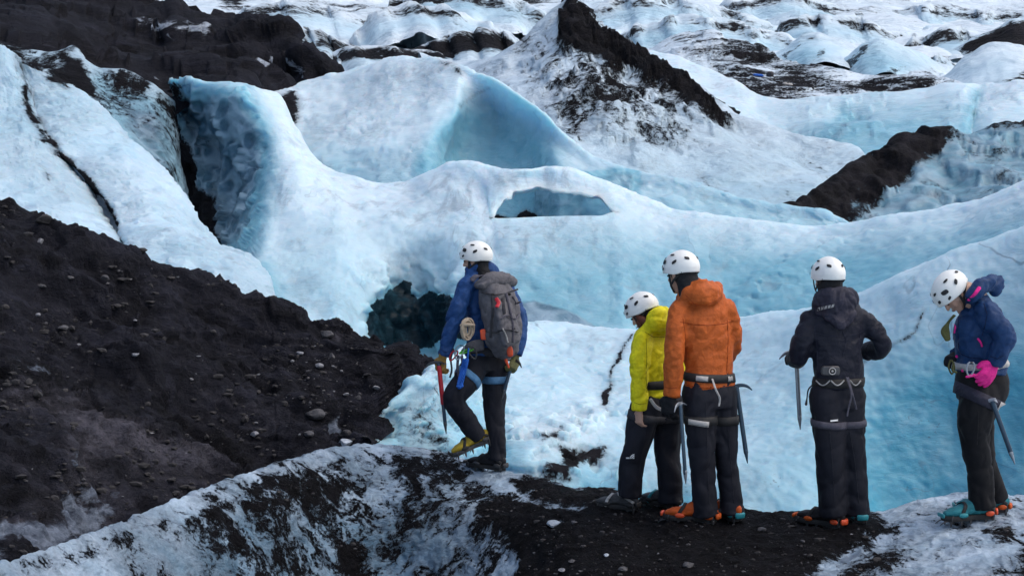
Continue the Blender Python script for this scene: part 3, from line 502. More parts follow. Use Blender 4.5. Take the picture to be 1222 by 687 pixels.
# crevasse shoulder and the long ridge with the natural arch
ARCH = [
    [(203, 95, 31.6), (209, 130, 32.6), (212, 170, 32.8), (222, 220, 32.6), (243, 268, 31.2), (258, 306, 30)],
    [(222, 96, 31.2), (228, 130, 31.8), (232, 172, 31.8), (240, 220, 31.4), (258, 270, 30), (270, 310, 28.6)],
    [(245, 98, 30.8), (254, 132, 30.6), (262, 172, 30.4), (268, 220, 30), (276, 268, 28.4), (282, 312, 27)],
    [(275, 99, 30.6), (290, 134, 29.5), (300, 172, 29), (302, 220, 28.2), (296, 268, 27), (294, 320, 25.4)],
    [(300, 104, 30.8), (320, 140, 29.2), (328, 178, 28.2), (326, 225, 27), (316, 285, 25.4), (306, 345, 23.6)],
    [(330, 112, 31.2), (340, 148, 29.3), (348, 182, 28), (350, 225, 26.7), (342, 300, 24.9), (330, 380, 22.8)],
    [(352, 150, 30.4), (362, 172, 29), (370, 198, 27.8), (380, 235, 26.5), (382, 310, 24.5), (380, 420, 22)],
    [(384, 194, 28.8), (392, 205, 28), (398, 222, 27.2), (408, 250, 26.1), (412, 320, 24.3), (412, 430, 22)],
    [(424, 212, 28), (428, 224, 27.3), (432, 240, 26.6), (438, 265, 25.8), (440, 330, 24.5), (440, 440, 23.2)],
    [(455, 218, 27.7), (458, 230, 27), (460, 245, 26.4), (465, 268, 25.6), (466, 332, 25.0), (466, 440, 24.5)],
    [(481, 217, 27.5), (486, 230, 26.8), (490, 245, 26.2), (492, 270, 25.5), (492, 330, 25.2), (492, 440, 24.8)],
    [(515, 202, 27.1), (522, 220, 26.4), (526, 242, 25.9), (526, 272, 25.3), (522, 336, 24.9), (522, 440, 24.5)],
    [(543, 193, 26.8), (556, 222, 26.1), (558, 248, 25.6), (556, 280, 25), (550, 340, 24.1), (550, 440, 23)],
    [(573, 195, 26.5), (580, 240, 25.7), (580, 260, 25.35), (580, 288, 24.8), (580, 348, 23.8), (580, 440, 22.2)],
    [(583, 198, 26.4), (586, 259, 25.35), (586, 259.5, 25.35), (588, 290, 24.8), (590, 350, 23.7), (590, 440, 22)],
    [(597, 202, 26.2), (594, 247, 25.5), (594, 260.5, 25.3), (596, 290, 24.75), (600, 350, 23.7), (600, 440, 22)],
    [(610, 203, 26.1), (606, 236, 25.65), (608, 260.5, 25.25), (612, 290, 24.7), (615, 350, 23.6), (615, 440, 22)],
    [(628, 202, 26.1), (622, 227, 25.85), (626, 260, 25.25), (630, 290, 24.7), (634, 350, 23.6), (634, 440, 22)],
    [(645, 200, 26.2), (642, 225, 25.95), (645, 259, 25.25), (650, 290, 24.7), (653, 350, 23.6), (653, 440, 22)],
    [(677, 199, 26.3), (674, 229, 25.9), (680, 258, 25.25), (685, 290, 24.7), (687, 350, 23.6), (687, 440, 22)],
    [(702, 205, 26.3), (698, 231, 25.9), (704, 257.5, 25.3), (708, 289, 24.7), (710, 348, 23.6), (710, 440, 22)],
    [(724, 213, 26.3), (717, 238, 25.8), (720, 257, 25.35), (724, 288, 24.75), (727, 345, 23.7), (727, 440, 22)],
    [(740, 221, 26.3), (735, 252, 25.5), (735, 253, 25.45), (738, 286, 24.8), (742, 343, 23.7), (742, 440, 22)],
    [(755, 227, 26.3), (750, 248, 25.7), (750, 262, 25.4), (752, 288, 24.8), (755, 343, 23.8), (755, 440, 22)],
    [(785, 240, 26.2), (784, 256, 25.7), (784, 272, 25.3), (784, 296, 24.8), (785, 342, 23.8), (785, 440, 22)],
    [(820, 253, 26), (820, 267, 25.5), (820, 282, 25.1), (820, 305, 24.6), (820, 345, 23.7), (820, 440, 22)],
    [(860, 258, 25.9), (860, 272, 25.4), (860, 287, 25), (860, 310, 24.5), (860, 348, 23.7), (860, 435, 22)],
    [(901, 262, 25.7), (901, 276, 25.2), (901, 291, 24.8), (901, 314, 24.3), (901, 350, 23.5), (901, 430, 22)],
    [(950, 268, 25.4), (950, 281, 24.9), (950, 295, 24.5), (950, 316, 24), (950, 348, 23.2), (950, 415, 21.9)],
    [(1000, 270, 25), (1000, 283, 24.5), (1000, 296, 24.1), (1000, 315, 23.6), (1000, 343, 22.9), (1000, 400, 21.6)],
    [(1050, 260, 24.6), (1050, 274, 24.1), (1050, 287, 23.7), (1050, 305, 23.2), (1050, 333, 22.5), (1050, 385, 21.3)],
    [(1124, 245, 24), (1124, 259, 23.5), (1124, 271, 23.1), (1124, 287, 22.7), (1124, 312, 22), (1124, 360, 20.8)],
    [(1175, 231, 23.4), (1175, 246, 22.9), (1175, 259, 22.5), (1175, 275, 22.1), (1175, 300, 21.4), (1175, 345, 20.3)],
    [(1222, 214, 22.9), (1222, 231, 22.4), (1222, 245, 22), (1222, 262, 21.6), (1222, 285, 20.9), (1222, 330, 19.8)],
    [(1310, 180, 22), (1310, 200, 21.5), (1310, 215, 21.1), (1310, 235, 20.6), (1310, 260, 20), (1310, 310, 19)]]
land('ice_ridge', ARCH, M_MID, crag=[([(206, 95), (300, 108), (320, 200), (300, 300), (225, 300)], 0.55, (0.8, 0.8, 0.9)), ([(420, 320), (560, 320), (560, 430), (420, 430)], 0.35, (1.2, 1.2, 1.2)), ([(1000, 255), (1060, 255), (1000, 300), (900, 370), (860, 370)], 0.25, (0.5, 0.5, 0.5))], back=((0.5, -0.25), (1.2, -1.2), (1.8, -3.2)), step=2.4, deep=[([(437, 372), (442, 365), (455, 356), (460, 345), (476, 340), (482, 335), (490, 336), (491, 350), (500, 356), (512, 346), (530, 350), (560, 360), (560, 408), (540, 402), (520, 414), (500, 418), (485, 406), (470, 412), (455, 414), (438, 398)], 1.0, 5), ([(206, 100), (240, 108), (275, 112), (300, 150), (300, 210), (285, 290), (270, 312), (225, 260)], 0.30, 14), ([(585, 254), (612, 258), (630, 250), (645, 262), (590, 268)], 0.0, 3)], split=(1, 14, 22), still=[(570, 262), (595, 238), (620, 218), (720, 225), (752, 255), (735, 272), (590, 274)],  # deep: cave darkness painted on a shallow recess, crevasse wall dimmed too
    disp=((0.45, 0.3, 'r'), (1.3, 0.09, 'n'), (3.2, 0.035, 'r'), (7, 0.02, 'n')), bbase=0.0, bgrad=(225, 340, 0.5), warp=3,
    dirt=[([(200, 92), (226, 96), (222, 150), (232, 215), (262, 275), (264, 310), (200, 310)], 0.62, 7), ([(205, 150), (222, 160), (240, 230), (272, 290), (262, 305), (210, 260)], 0.95, 6), ([(240, 230), (262, 236), (262, 262), (246, 258)], 0.8, 7),  # near-black strips paint the shade down in the crevasse
          ([(462, 312), (480, 310), (486, 338), (470, 336)], 0.34, 8), ([(604, 204), (622, 206), (624, 224), (608, 220)], 0.36, 6), ([(705, 264), (714, 268), (710, 276), (703, 274)], 0.5, 3), ([(880, 345), (930, 310), (990, 283), (1003, 280), (1003, 284), (945, 308), (890, 350)], 0.33, 4), ([(320, 300), (460, 350), (430, 420), (330, 385)], 0.26, 20), ([(300, 105), (350, 150), (420, 210), (480, 216), (475, 224), (410, 220), (340, 165)], 0.27, 8), ([(460, 290), (520, 300), (560, 340), (470, 345)], 0.27, 14), ([(575, 200), (620, 204), (610, 232), (590, 236)], 0.3, 8), ([(700, 262), (716, 266), (712, 310), (704, 310)], 0.3, 3), ([(840, 262), (880, 268), (870, 300), (846, 296)], 0.24, 10)],
    blue=[([(206, 100), (240, 106), (290, 108), (318, 150), (322, 210), (302, 290), (270, 312), (225, 260)], 1.65, 12), ([(437, 372), (442, 365), (460, 345), (482, 335), (491, 350), (512, 346), (560, 360), (560, 420), (452, 416)], 1.0, 5), ([(312, 315), (322, 315), (345, 395), (300, 360)], 0.6, 8), ([(760, 292), (990, 306), (1124, 282), (1222, 252), (1320, 225), (1320, 300), (960, 376), (890, 390), (620, 390), (625, 340)], 0.82, 20), ([(590, 262), (735, 256), (720, 270), (600, 272)], 0.0, 4), ([(640, 270), (740, 262), (740, 350), (650, 360)], 0.42, 22), ([(622, 362), (640, 359), (672, 366), (716, 392), (622, 396)], 1.6, 1.6)])  # crevasse wall and low hollow: shade painted as dark blue over ice

# left tongues of ice
land('ice_tongue', [
    [(-90, 20, 30), (-90, 110, 26.5), (-90, 200, 22), (-90, 330, 17.6)], [(-40, 36, 29.4), (-40, 120, 26), (-35, 210, 21.8), (-20, 330, 17.6)], [(0, 58, 28.9), (2, 130, 25.8), (12, 215, 21.8), (30, 330, 17.8)], [(12, 66, 28.7), (24, 135, 25.8), (50, 222, 21.8), (85, 335, 17.9)], [(19, 72, 28.6), (38, 140, 25.9), (80, 228, 21.9), (130, 340, 18)],
    [(22, 74, 28.7), (48, 146, 26), (103, 236, 22), (160, 345, 18.2)], [(25, 77, 29.6), (53, 147, 27), (108, 234, 23), (166, 340, 19)]],
    M_RAMP, crag=[([(-400, -200), (1700, -200), (1700, 900), (-400, 900)], 0.16, (0.5, 0.5, 1.0)), ([(-400, -200), (1700, -200), (1700, 900), (-400, 900)], 0.05, (1.8, 1.8, 3))], back=((0.8, -0.4), (2, -3)), disp=((0.5, 0.3, 'r'), (1.5, 0.16, 'r'), (4, 0.06, 'r'), (9, 0.02, 'n')), bbase=0.2, warp=3,
    dirt=[([(17, 66), (28, 84), (40, 140), (72, 180), (110, 215), (135, 250), (150, 296), (144, 290), (126, 250), (98, 214), (58, 180), (30, 142)], 0.7, 5), ([(40, 190), (60, 210), (90, 240), (85, 244), (55, 218)], 0.42, 4)],  # long strip: shade of the crack between the tongues, painted dark
    blue=[([(0, 60), (25, 75), (60, 170), (0, 160)], 0.6, 25), ([(0, 160), (80, 220), (150, 300), (0, 260)], 0.42, 20)])
land('ice_tongue', [
    [(20, 74, 29.6), (26, 78, 28.7), (42, 84, 28.2), (58, 90, 28.3), (66, 94, 29.2), (70, 110, 30.4)], [(34, 128, 27.6), (40, 129, 26.6), (66, 122, 26.8), (99, 114, 27.9), (108, 120, 28.8), (112, 140, 30)], [(60, 174, 25.7), (66, 175, 24.7), (100, 166, 25), (148, 166, 26), (156, 172, 27), (160, 195, 28.4)],
    [(99, 210, 24), (105, 210, 23.1), (140, 194, 23.6), (182, 192, 24.8), (190, 199, 25.8), (194, 225, 27.4)], [(129, 246, 22.6), (135, 246, 21.7), (170, 230, 22.2), (212, 232, 23.4), (221, 238, 24.6), (226, 265, 26.2)], [(147, 288, 21), (153, 288, 20.2), (200, 275, 20.7), (250, 290, 21.7), (260, 297, 22.9), (268, 325, 24.4)],
    [(163, 320, 19.8), (170, 320, 19), (225, 305, 19.6), (296, 311, 20.5), (306, 318, 21.6), (310, 345, 23)], [(185, 370, 18.6), (200, 370, 17.9), (250, 350, 18.4), (312, 346, 19.4), (320, 352, 20.6), (324, 378, 22)], [(205, 430, 17.4), (220, 430, 16.8), (260, 410, 17.2), (312, 400, 18.2), (322, 404, 19.4), (328, 430, 21)]],
    M_RAMP, crag=[([(-400, -200), (1700, -200), (1700, 900), (-400, 900)], 0.16, (0.5, 0.5, 1.0)), ([(-400, -200), (1700, -200), (1700, 900), (-400, 900)], 0.05, (1.8, 1.8, 3))], back=(), disp=((0.5, 0.3, 'r'), (1.5, 0.16, 'r'), (4, 0.06, 'r'), (9, 0.02, 'n')), bbase=0.22, warp=3,
    dirt=[([(14, 66), (30, 84), (42, 136), (76, 180), (112, 216), (137, 250), (154, 300), (140, 290), (124, 252), (95, 216), (54, 180), (26, 142)], 0.75, 4), ([(50, 90), (66, 86), (84, 96), (82, 106), (60, 104)], 0.7, 5), ([(140, 160), (152, 166), (154, 178), (140, 170)], 0.4, 4)],  # first strip paints the crack's shade along this edge; others are ash
    blue=[([(40, 95), (100, 118), (150, 170), (90, 165), (50, 130)], 0.5, 20), ([(150, 300), (220, 260), (310, 315), (312, 350), (240, 345)], 0.42, 25)])

# white ridge behind the party, ending in the blue wall on the right
R3 = [
    [(446, 506, 12.5), (444, 514, 12.4), (442, 524, 12.3), (440, 545, 12.1), (438, 580, 11.9)], [(462, 487, 12.7), (460, 503, 12.55), (460, 520, 12.4), (460, 542, 12.2), (460, 580, 12)], [(490, 462, 13.0), (490, 488, 12.8), (491, 512, 12.6), (492, 540, 12.4), (494, 585, 12.1)], [(512, 444, 13.4), (514, 474, 13.1), (516, 504, 12.8), (518, 540, 12.5), (520, 590, 12.2)],
    [(530, 429, 14.1), (532, 462, 13.6), (536, 500, 13.1), (540, 542, 12.65), (545, 595, 12.3)], [(560, 412, 15.6), (562, 450, 14.6), (565, 496, 13.6), (568, 545, 12.8), (570, 600, 12.3)], [(592, 397, 16.4), (594, 440, 15.2), (596, 490, 14), (598, 542, 12.9), (600, 605, 12.3)], [(627, 384, 17), (628, 430, 15.6), (632, 480, 14.3), (636, 530, 13), (640, 610, 12.2)],
    [(665, 385, 17.2), (667, 428, 15.8), (670, 470, 14.7), (675, 520, 13.3), (680, 620, 12.1)], [(700, 387, 17.2), (702, 430, 15.8), (705, 468, 14.9), (710, 515, 13.6), (715, 625, 12.1)], [(753, 390, 16.9), (755, 432, 15.6), (757, 472, 14.7), (760, 520, 13.5), (763, 630, 12)], [(800, 388, 16.5), (802, 432, 15.3), (804, 478, 14.3), (806, 530, 13.2), (808, 640, 11.9)],
    [(845, 382, 16.1), (847, 430, 15), (849, 482, 14), (852, 540, 12.9), (855, 650, 11.8)], [(888, 377, 15.7), (890, 428, 14.7), (892, 484, 13.7), (895, 545, 12.7), (897, 650, 11.8)], [(920, 374, 15.4), (922, 425, 14.4), (924, 484, 13.5), (926, 548, 12.6), (928, 650, 11.8)], [(955, 368, 15), (957, 420, 14.1), (958, 480, 13.4), (960, 545, 12.6), (962, 650, 11.8)],
    [(1000, 355, 14.7), (1002, 405, 13.9), (1003, 470, 13.3), (1005, 540, 12.7), (1006, 650, 12)], [(1045, 339, 14.4), (1046, 385, 13.7), (1047, 460, 13.25), (1048, 540, 12.9), (1048, 650, 12.5)], [(1090, 321, 14.1), (1090, 368, 13.5), (1090, 450, 13.2), (1090, 535, 12.95), (1090, 650, 12.6)], [(1130, 304, 13.9), (1130, 352, 13.4), (1130, 440, 13.15), (1130, 530, 12.95), (1130, 650, 12.6)],
    [(1175, 286, 13.7), (1175, 336, 13.25), (1175, 430, 13.05), (1175, 525, 12.85), (1175, 650, 12.5)], [(1222, 267, 13.5), (1222, 320, 13.1), (1222, 420, 12.9), (1222, 520, 12.7), (1222, 650, 12.4)], [(1320, 228, 13.2), (1320, 285, 12.8), (1320, 400, 12.6), (1320, 520, 12.4), (1320, 650, 12.2)]]
land('ice_ridge', R3, M_NEAR, crag=[([(430, 480), (530, 430), (570, 470), (640, 505), (700, 480), (770, 490), (770, 660), (420, 660)], 0.27, (1.3, 1.1, 2.2)), ([(560, 400), (760, 395), (760, 480), (580, 480)], 0.12, (0.7, 0.7, 0.9))], back=((0.5, -0.2), (1.4, -1.2), (2.0, -3.5)), step=2.4,
    disp=((0.7, 0.2, 'r'), (2.0, 0.12, 'r'), (5, 0.035, 'r'), (14, 0.012, 'n')), bbase=0.3, dbase=0.10, bgrad=(400, 600, 0.25), warp=5,
    dirt=[([(440, 490), (480, 462), (526, 432), (540, 440), (530, 540), (470, 545), (440, 530)], 0.45, 12), ([(500, 470), (540, 470), (535, 540), (490, 540)], 0.50, 14), ([(617, 580), (616, 555), (640, 548), (700, 536), (722, 534), (728, 545), (690, 560), (680, 590)], 0.55, 8), ([(735, 560), (860, 575), (860, 650), (720, 620)], 0.40, 12), ([(560, 440), (700, 500), (620, 560), (540, 560)], 0.24, 20), ([(666, 538), (705, 534), (722, 538), (700, 552), (684, 562), (676, 556)], 0.74, 4), ([(700, 520), (740, 515), (742, 524), (706, 530)], 0.46, 5), ([(610, 540), (640, 528), (700, 520), (690, 532), (640, 545)], 0.44, 5),
          ([(726, 500), (718, 482), (718, 470), (726, 455), (734, 432), (752, 396), (756, 396), (742, 432), (728, 470), (726, 486)], 0.68, 2.2), ([(1020, 440), (1030, 425), (1062, 412), (1066, 415), (1036, 430), (1026, 448), (1032, 470), (1028, 470)], 0.55, 1.3), ([(1062, 412), (1090, 392), (1104, 366), (1108, 368), (1094, 396), (1066, 416)], 0.5, 1.3), ([(850, 470), (880, 455), (900, 470), (868, 500)], 0.3, 12), ([(600, 540), (640, 512), (690, 485), (765, 492), (770, 504), (700, 506), (650, 535), (615, 560)], 0.36, 7), ([(560, 470), (590, 440), (610, 400), (620, 402), (606, 450), (580, 490)], 0.33, 6), ([(930, 540), (985, 470), (1000, 420), (1010, 422), (1000, 480), (950, 560)], 0.31, 8), ([(640, 530), (700, 500), (704, 504), (646, 538)], 0.5, 1.6), ([(770, 500), (830, 520), (880, 500), (884, 505), (832, 527), (770, 506)], 0.44, 2), ([(600, 556), (617, 548), (620, 580), (604, 570)], 0.36, 8), ([(860, 560), (905, 520), (930, 540), (900, 600), (860, 610)], 0.24, 15), ([(1050, 430), (1062, 424), (1068, 436), (1056, 442)], 0.3, 4)],
    blue=[([(980, 430), (1040, 390), (1110, 395), (1330, 330), (1330, 660), (1000, 660), (940, 560)], 0.62, 55), ([(1035, 520), (1110, 450), (1330, 430), (1330, 660), (1035, 660)], 1.15, 40), ([(700, 570), (860, 600), (900, 660), (640, 660), (660, 600)], 0.75, 14), ([(440, 480), (560, 470), (620, 540), (600, 600), (440, 600)], 0.7, 20), ([(790, 590), (850, 590), (850, 625), (800, 625)], 0.85, 8), ([(480, 490), (560, 500), (560, 560), (480, 550)], 0.5, 14), ([(600, 510), (740, 480), (760, 500), (640, 545)], 0.0, 10), ([(745, 400), (760, 500), (725, 500), (735, 420)], 0.3, 10)])

# dark moraine bank, left
MT = [(-140, 165, 13.4), (-60, 200, 13.5), (0, 236, 13.6), (25, 250, 13.6), (50, 268, 13.6), (100, 280, 13.6), (148, 294, 13.6), (175, 303, 13.6), (210, 325, 13.7), (237, 340, 13.8), (260, 355, 13.8), (283, 370, 13.9), (315, 379, 14), (343, 385, 14), (370, 397, 14), (384, 400, 14), (405, 402, 14), (430, 411, 13.9), (455, 417, 14), (485, 421, 14.2), (515, 430, 14.5), (560, 450, 15)]
MB = [(-160, 798, 6.32), (-80, 778, 6.72), (0, 728, 7.32), (30, 713, 7.62), (60, 703, 7.92), (100, 690, 8.42), (140, 674, 8.819999999999999), (170, 663, 9.12), (200, 648, 9.42), (227, 638, 9.719999999999999), (260, 626, 10.12), (300, 610, 10.62), (330, 600, 10.92), (365, 570, 11.319999999999999), (390, 563, 11.62), (410, 558, 11.819999999999999), (430, 548, 12.0), (450, 533, 12.299999999999999), (475, 500, 13.3), (515, 480, 13.9), (560, 490, 14.4)]
land('moraine_slope', [[t] + [(t[0] * (1 - k) + b[0] * k, t[1] * (1 - k) + b[1] * k, t[2] * (1 - k2) + b[2] * k2) for k, k2 in ((.22, .24), (.5, .52), (.78, .78))] + [b] for t, b in zip(MT, MB)],
    M_SOIL, crag=[([(-400, -200), (1700, -200), (1700, 900), (-400, 900)], 0.30, (0.6, 1.1, 1.1)), ([(-400, -200), (1700, -200), (1700, 900), (-400, 900)], 0.10, (2.2, 2.6, 2.6))], back=((0.3, -0.2), (1.0, -0.9), (2, -3)), step=2.6, disp=(((0.25, 0.9, 0.9), 0.55, 'r'), ((0.7, 1.6, 1.6), 0.25, 'r'), (2.2, 0.16, 'r'), (5.5, 0.07, 'r'), (14, 0.03, 'n')), dbase=1.0, bbase=0.0, warp=6,
    dirt=[([(-20, 440), (30, 448), (62, 456), (60, 464), (0, 456)], 0.34, 8), ([(60, 590), (150, 570), (172, 606), (120, 636), (80, 640)], 0.42, 16), ([(-20, 625), (90, 615), (105, 645), (-20, 690)], 0.30, 12), ([(396, 486), (412, 490), (428, 498), (424, 506), (404, 498)], 0.25, 5), ([(384, 514), (402, 512), (406, 528), (386, 530)], 0.25, 5), ([(60, 560), (90, 555), (92, 580), (70, 580)], 0.45, 8), ([(30, 430), (60, 430), (70, 445), (40, 445)], 0.5, 8)],
    blue=[([(0, 455), (70, 470), (140, 505), (230, 535), (285, 572), (230, 590), (140, 560), (90, 590), (60, 540), (0, 490)], 0.74, 20), ([(0, 560), (100, 580), (180, 600), (90, 660), (-20, 680)], 0.5, 20), ([(180, 380), (300, 470), (370, 530), (300, 540), (200, 450)], 0.4, 25), ([(388, 398), (405, 400), (418, 412), (400, 416)], 0.7, 5), ([(60, 330), (120, 390), (90, 400), (30, 350)], 0.25, 15), ([(330, 420), (420, 430), (430, 480), (350, 470)], 0.25, 18)])

# foreground mound the party walks on
FG = [
    [(-150, 745, 6.0), (-150, 765, 5.9), (-140, 800, 5.6), (-120, 860, 5.2), (-100, 1100, 4.2)], [(-60, 705, 6.6), (-58, 724, 6.5), (-45, 765, 6.2), (-30, 830, 5.8), (-20, 1100, 4.6)], [(0, 673, 7.2), (5, 690, 7.1), (15, 735, 6.8), (30, 800, 6.4), (40, 1100, 5.0)], [(50, 657, 7.7), (56, 674, 7.6), (66, 710, 7.35), (80, 775, 7), (90, 1100, 5.3)], [(101, 638, 8.2), (110, 655, 8.1), (120, 692, 7.9), (135, 750, 7.6), (150, 1100, 5.6)],
    [(167, 613, 8.9), (178, 630, 8.78), (192, 668, 8.6), (212, 730, 8.35), (230, 1100, 6)], [(227, 587, 9.6), (240, 606, 9.45), (256, 650, 9.25), (276, 715, 9), (290, 1100, 6.3)], [(303, 561, 10.4), (314, 582, 10.2), (330, 635, 9.95), (346, 705, 9.65), (360, 1100, 6.6)], [(350, 547, 10.95), (362, 568, 10.7), (374, 626, 10.4), (386, 702, 10.05), (392, 1100, 6.8)], [(392, 536, 11.4), (403, 558, 11.1), (414, 620, 10.75), (424, 702, 10.35), (424, 1100, 6.9)],
    [(440, 530, 11.8), (452, 552, 11.4), (462, 615, 10.9), (470, 702, 10.35), (470, 1100, 6.9)], [(490, 532, 11.9), (503, 556, 11.4), (512, 615, 10.75), (518, 702, 10.1), (518, 1100, 6.7)], [(540, 544, 11.8), (550, 566, 11.35), (558, 618, 10.5), (560, 702, 9.75), (560, 1100, 6.5)], [(585, 556, 11.6), (592, 575, 11.1), (600, 622, 10.15), (602, 702, 9.3), (602, 1100, 6.3)], [(632, 569, 11.25), (637, 587, 10.7), (642, 628, 9.8), (643, 702, 8.85), (643, 1100, 6.1)],
    [(683, 581, 10.85), (688, 600, 10.2), (692, 640, 9.3), (693, 702, 8.4), (693, 1100, 5.9)], [(728, 590, 10.6), (733, 609, 9.95), (738, 646, 9.05), (740, 702, 8.2), (740, 1100, 5.8)], [(775, 606, 10.2), (779, 622, 9.65), (782, 655, 8.9), (785, 702, 8.1), (785, 1100, 5.7)], [(822, 613, 9.95), (823, 628, 9.4), (826, 660, 8.75), (828, 702, 8.05), (828, 1100, 5.7)], [(890, 615, 9.85), (890, 630, 9.35), (892, 660, 8.75), (894, 702, 8.05), (894, 1100, 5.7)],
    [(963, 615, 9.85), (963, 631, 9.35), (965, 660, 8.75), (967, 702, 8.05), (967, 1100, 5.7)], [(1020, 616, 9.9), (1020, 632, 9.35), (1020, 661, 8.75), (1020, 702, 8.05), (1020, 1100, 5.7)], [(1050, 612, 10.0), (1050, 630, 9.4), (1050, 660, 8.75), (1050, 702, 8.0), (1050, 1100, 5.7)], [(1105, 596, 10.1), (1105, 620, 9.4), (1105, 653, 8.75), (1105, 702, 7.95), (1105, 1100, 5.6)], [(1155, 588, 10.1), (1155, 616, 9.35), (1155, 650, 8.65), (1155, 702, 7.9), (1155, 1100, 5.6)],
    [(1222, 593, 10), (1222, 616, 9.3), (1222, 650, 8.6), (1222, 702, 7.85), (1222, 1100, 5.6)], [(1340, 600, 9.9), (1340, 624, 9.2), (1340, 655, 8.5), (1340, 705, 7.8), (1340, 1100, 5.6)]]
ground_fg = land('foreground_mound', FG, M_MOUND, crag=[([(-400, -200), (1700, -200), (1700, 900), (-400, 900)], 0.06, (1.6, 1.6, 2.2))], heap=0.035, back=((0.3, -0.12), (0.9, -0.8), (1.5, -2.5)), step=2.2,
    disp=((0.9, 0.10, 'r'), (2.6, 0.055, 'r'), (8, 0.022, 'n'), (20, 0.008, 'n')), dbase=0.30, bbase=0.3, warp=5,
    dirt=[([(150, 640), (240, 600), (330, 575), (400, 556), (500, 560), (590, 590), (612, 650), (600, 720), (120, 720)], 0.475, 12), ([(100, 700), (150, 645), (230, 612), (240, 720)], 0.34, 12), ([(0, 680), (110, 640), (240, 592), (330, 560), (420, 535), (500, 536), (420, 548), (330, 575), (240, 606), (110, 662)], 0.37, 4), ([(240, 608), (330, 578), (400, 552), (470, 546), (470, 554), (400, 562), (330, 590), (250, 622)], 0.56, 4), ([(60, 668), (120, 648), (200, 616), (206, 624), (130, 660), (70, 680)], 0.5, 3),
          ([(295, 585), (345, 566), (400, 564), (395, 590), (350, 592), (330, 612), (300, 610)], 0.62, 10), ([(402, 560), (440, 566), (440, 640), (412, 650)], 0.5, 10), ([(405, 650), (440, 655), (438, 690), (405, 690)], 0.68, 8), ([(480, 556), (530, 552), (520, 590), (560, 610), (470, 640)], 0.52, 12),
          ([(470, 545), (520, 552), (560, 562), (565, 574), (520, 572), (480, 560)], 0.6, 6), ([(505, 556), (560, 574), (600, 586), (580, 600), (540, 606), (520, 590)], 0.5, 8),
          ([(575, 612), (600, 596), (640, 598), (690, 610), (735, 590), (775, 604), (830, 610), (965, 612), (1046, 618), (1062, 636), (1008, 652), (975, 672), (930, 720), (600, 720), (616, 660), (600, 640), (590, 630)], 0.95, 8),
          ([(632, 572), (680, 582), (728, 588), (735, 600), (720, 606), (690, 600), (640, 585)], 0.8, 5), ([(560, 556), (605, 566), (660, 590), (700, 608), (690, 612), (640, 600), (590, 585), (560, 570)], 0.22, 6), ([(612, 575), (660, 582), (690, 592), (700, 600), (660, 600), (620, 588)], 0.9, 5),
          ([(560, 640), (600, 628), (612, 640), (600, 668), (570, 690), (545, 690)], 0.38, 8), ([(595, 680), (618, 668), (620, 680), (605, 692)], 0.2, 5), ([(655, 626), (668, 620), (676, 628), (655, 631)], 0.15, 4),
          ([(1000, 690), (1030, 666), (1090, 658), (1096, 672), (1060, 690)], 0.72, 8), ([(1130, 690), (1128, 662), (1160, 660), (1198, 668), (1196, 692)], 0.85, 7), ([(1105, 650), (1125, 648), (1120, 660), (1108, 660)], 0.6, 5), ([(1176, 636), (1206, 628), (1212, 640), (1190, 646)], 0.85, 5), ([(1044, 636), (1076, 638), (1070, 644), (1040, 644)], 0.7, 4), ([(1100, 640), (1150, 640), (1222, 640), (1222, 700), (1080, 700)], 0.33, 14), ([(1222, 640), (1262, 640), (1260, 700), (1222, 700)], 0.6, 10)],
    blue=[([(180, 650), (260, 610), (420, 570), (560, 600), (600, 640), (600, 720), (150, 720)], 0.62, 26), ([(270, 640), (480, 600), (500, 720), (250, 720)], 0.85, 30), ([(1040, 618), (1105, 592), (1155, 584), (1230, 588), (1230, 625), (1060, 640)], 0.02, 10)])
# ------------------------------------------------------------------ figures: materials and builders
DG = bpy.context.evaluated_depsgraph_get
def fab(name, c, rough=0.75, var=0.25, weave=900, spec=0.25, bstr=0.34, wrinkle=14.0):
    m, nt, bs = mat_new(name)
    co = nd(nt, 'ShaderNodeTexCoord').outputs['Object']
    n1 = noise(nt, co, wrinkle, 5, 0.6, 0.8); n2 = noise(nt, co, 55, 4, 0.6)
    k = tuple(v * (1 - var) for v in c)
    col = mixc(nt, ramp(nt, mth(nt, 'ADD', mth(nt, 'MULTIPLY', n1, 0.65), mth(nt, 'MULTIPLY', n2, 0.35)), 0.3, 0.7), k, tuple(min(1, v * (1 + var * .6)) for v in c))
    nt.links.new(col, bs.inputs['Base Color'])
    bs.inputs['Roughness'].default_value = rough; bs.inputs['Specular IOR Level'].default_value = spec
    wv = nd(nt, 'ShaderNodeTexNoise', {'Vector': co, 'Scale': 6.0, 'Detail': 2.0}).outputs['Color']
    wp = mixc(nt, 0.14, co, wv)
    vo = nd(nt, 'ShaderNodeTexVoronoi', {'Vector': mapped(nt, wp, (0.9, 0.9, 1.5), (0.3, 0.4, 0)), 'Scale': wrinkle * 1.1}, feature='F1').outputs['Distance']
    h = mth(nt, 'ADD', mth(nt, 'ADD', n1, mth(nt, 'MULTIPLY', vo, 0.9)), mth(nt, 'MULTIPLY', n2, 0.3))
    nt.links.new(bump(nt, h, bstr, 0.03), bs.inputs['Normal'])
    return m
def plain(name, c, rough=0.5, metal=0.0, var=0.15):
    m, nt, bs = mat_new(name)
    co = nd(nt, 'ShaderNodeTexCoord').outputs['Object']
    n = noise(nt, co, 40, 5, 0.65)
    nt.links.new(mixc(nt, ramp(nt, n, 0.3, 0.7), tuple(v * (1 - var) for v in c), c), bs.inputs['Base Color'])
    nt.links.new(ramp(nt, n, 0.2, 0.8, max(0.05, rough - 0.1), min(1, rough + 0.12)), bs.inputs['Roughness'])
    bs.inputs['Metallic'].default_value = metal
    return m
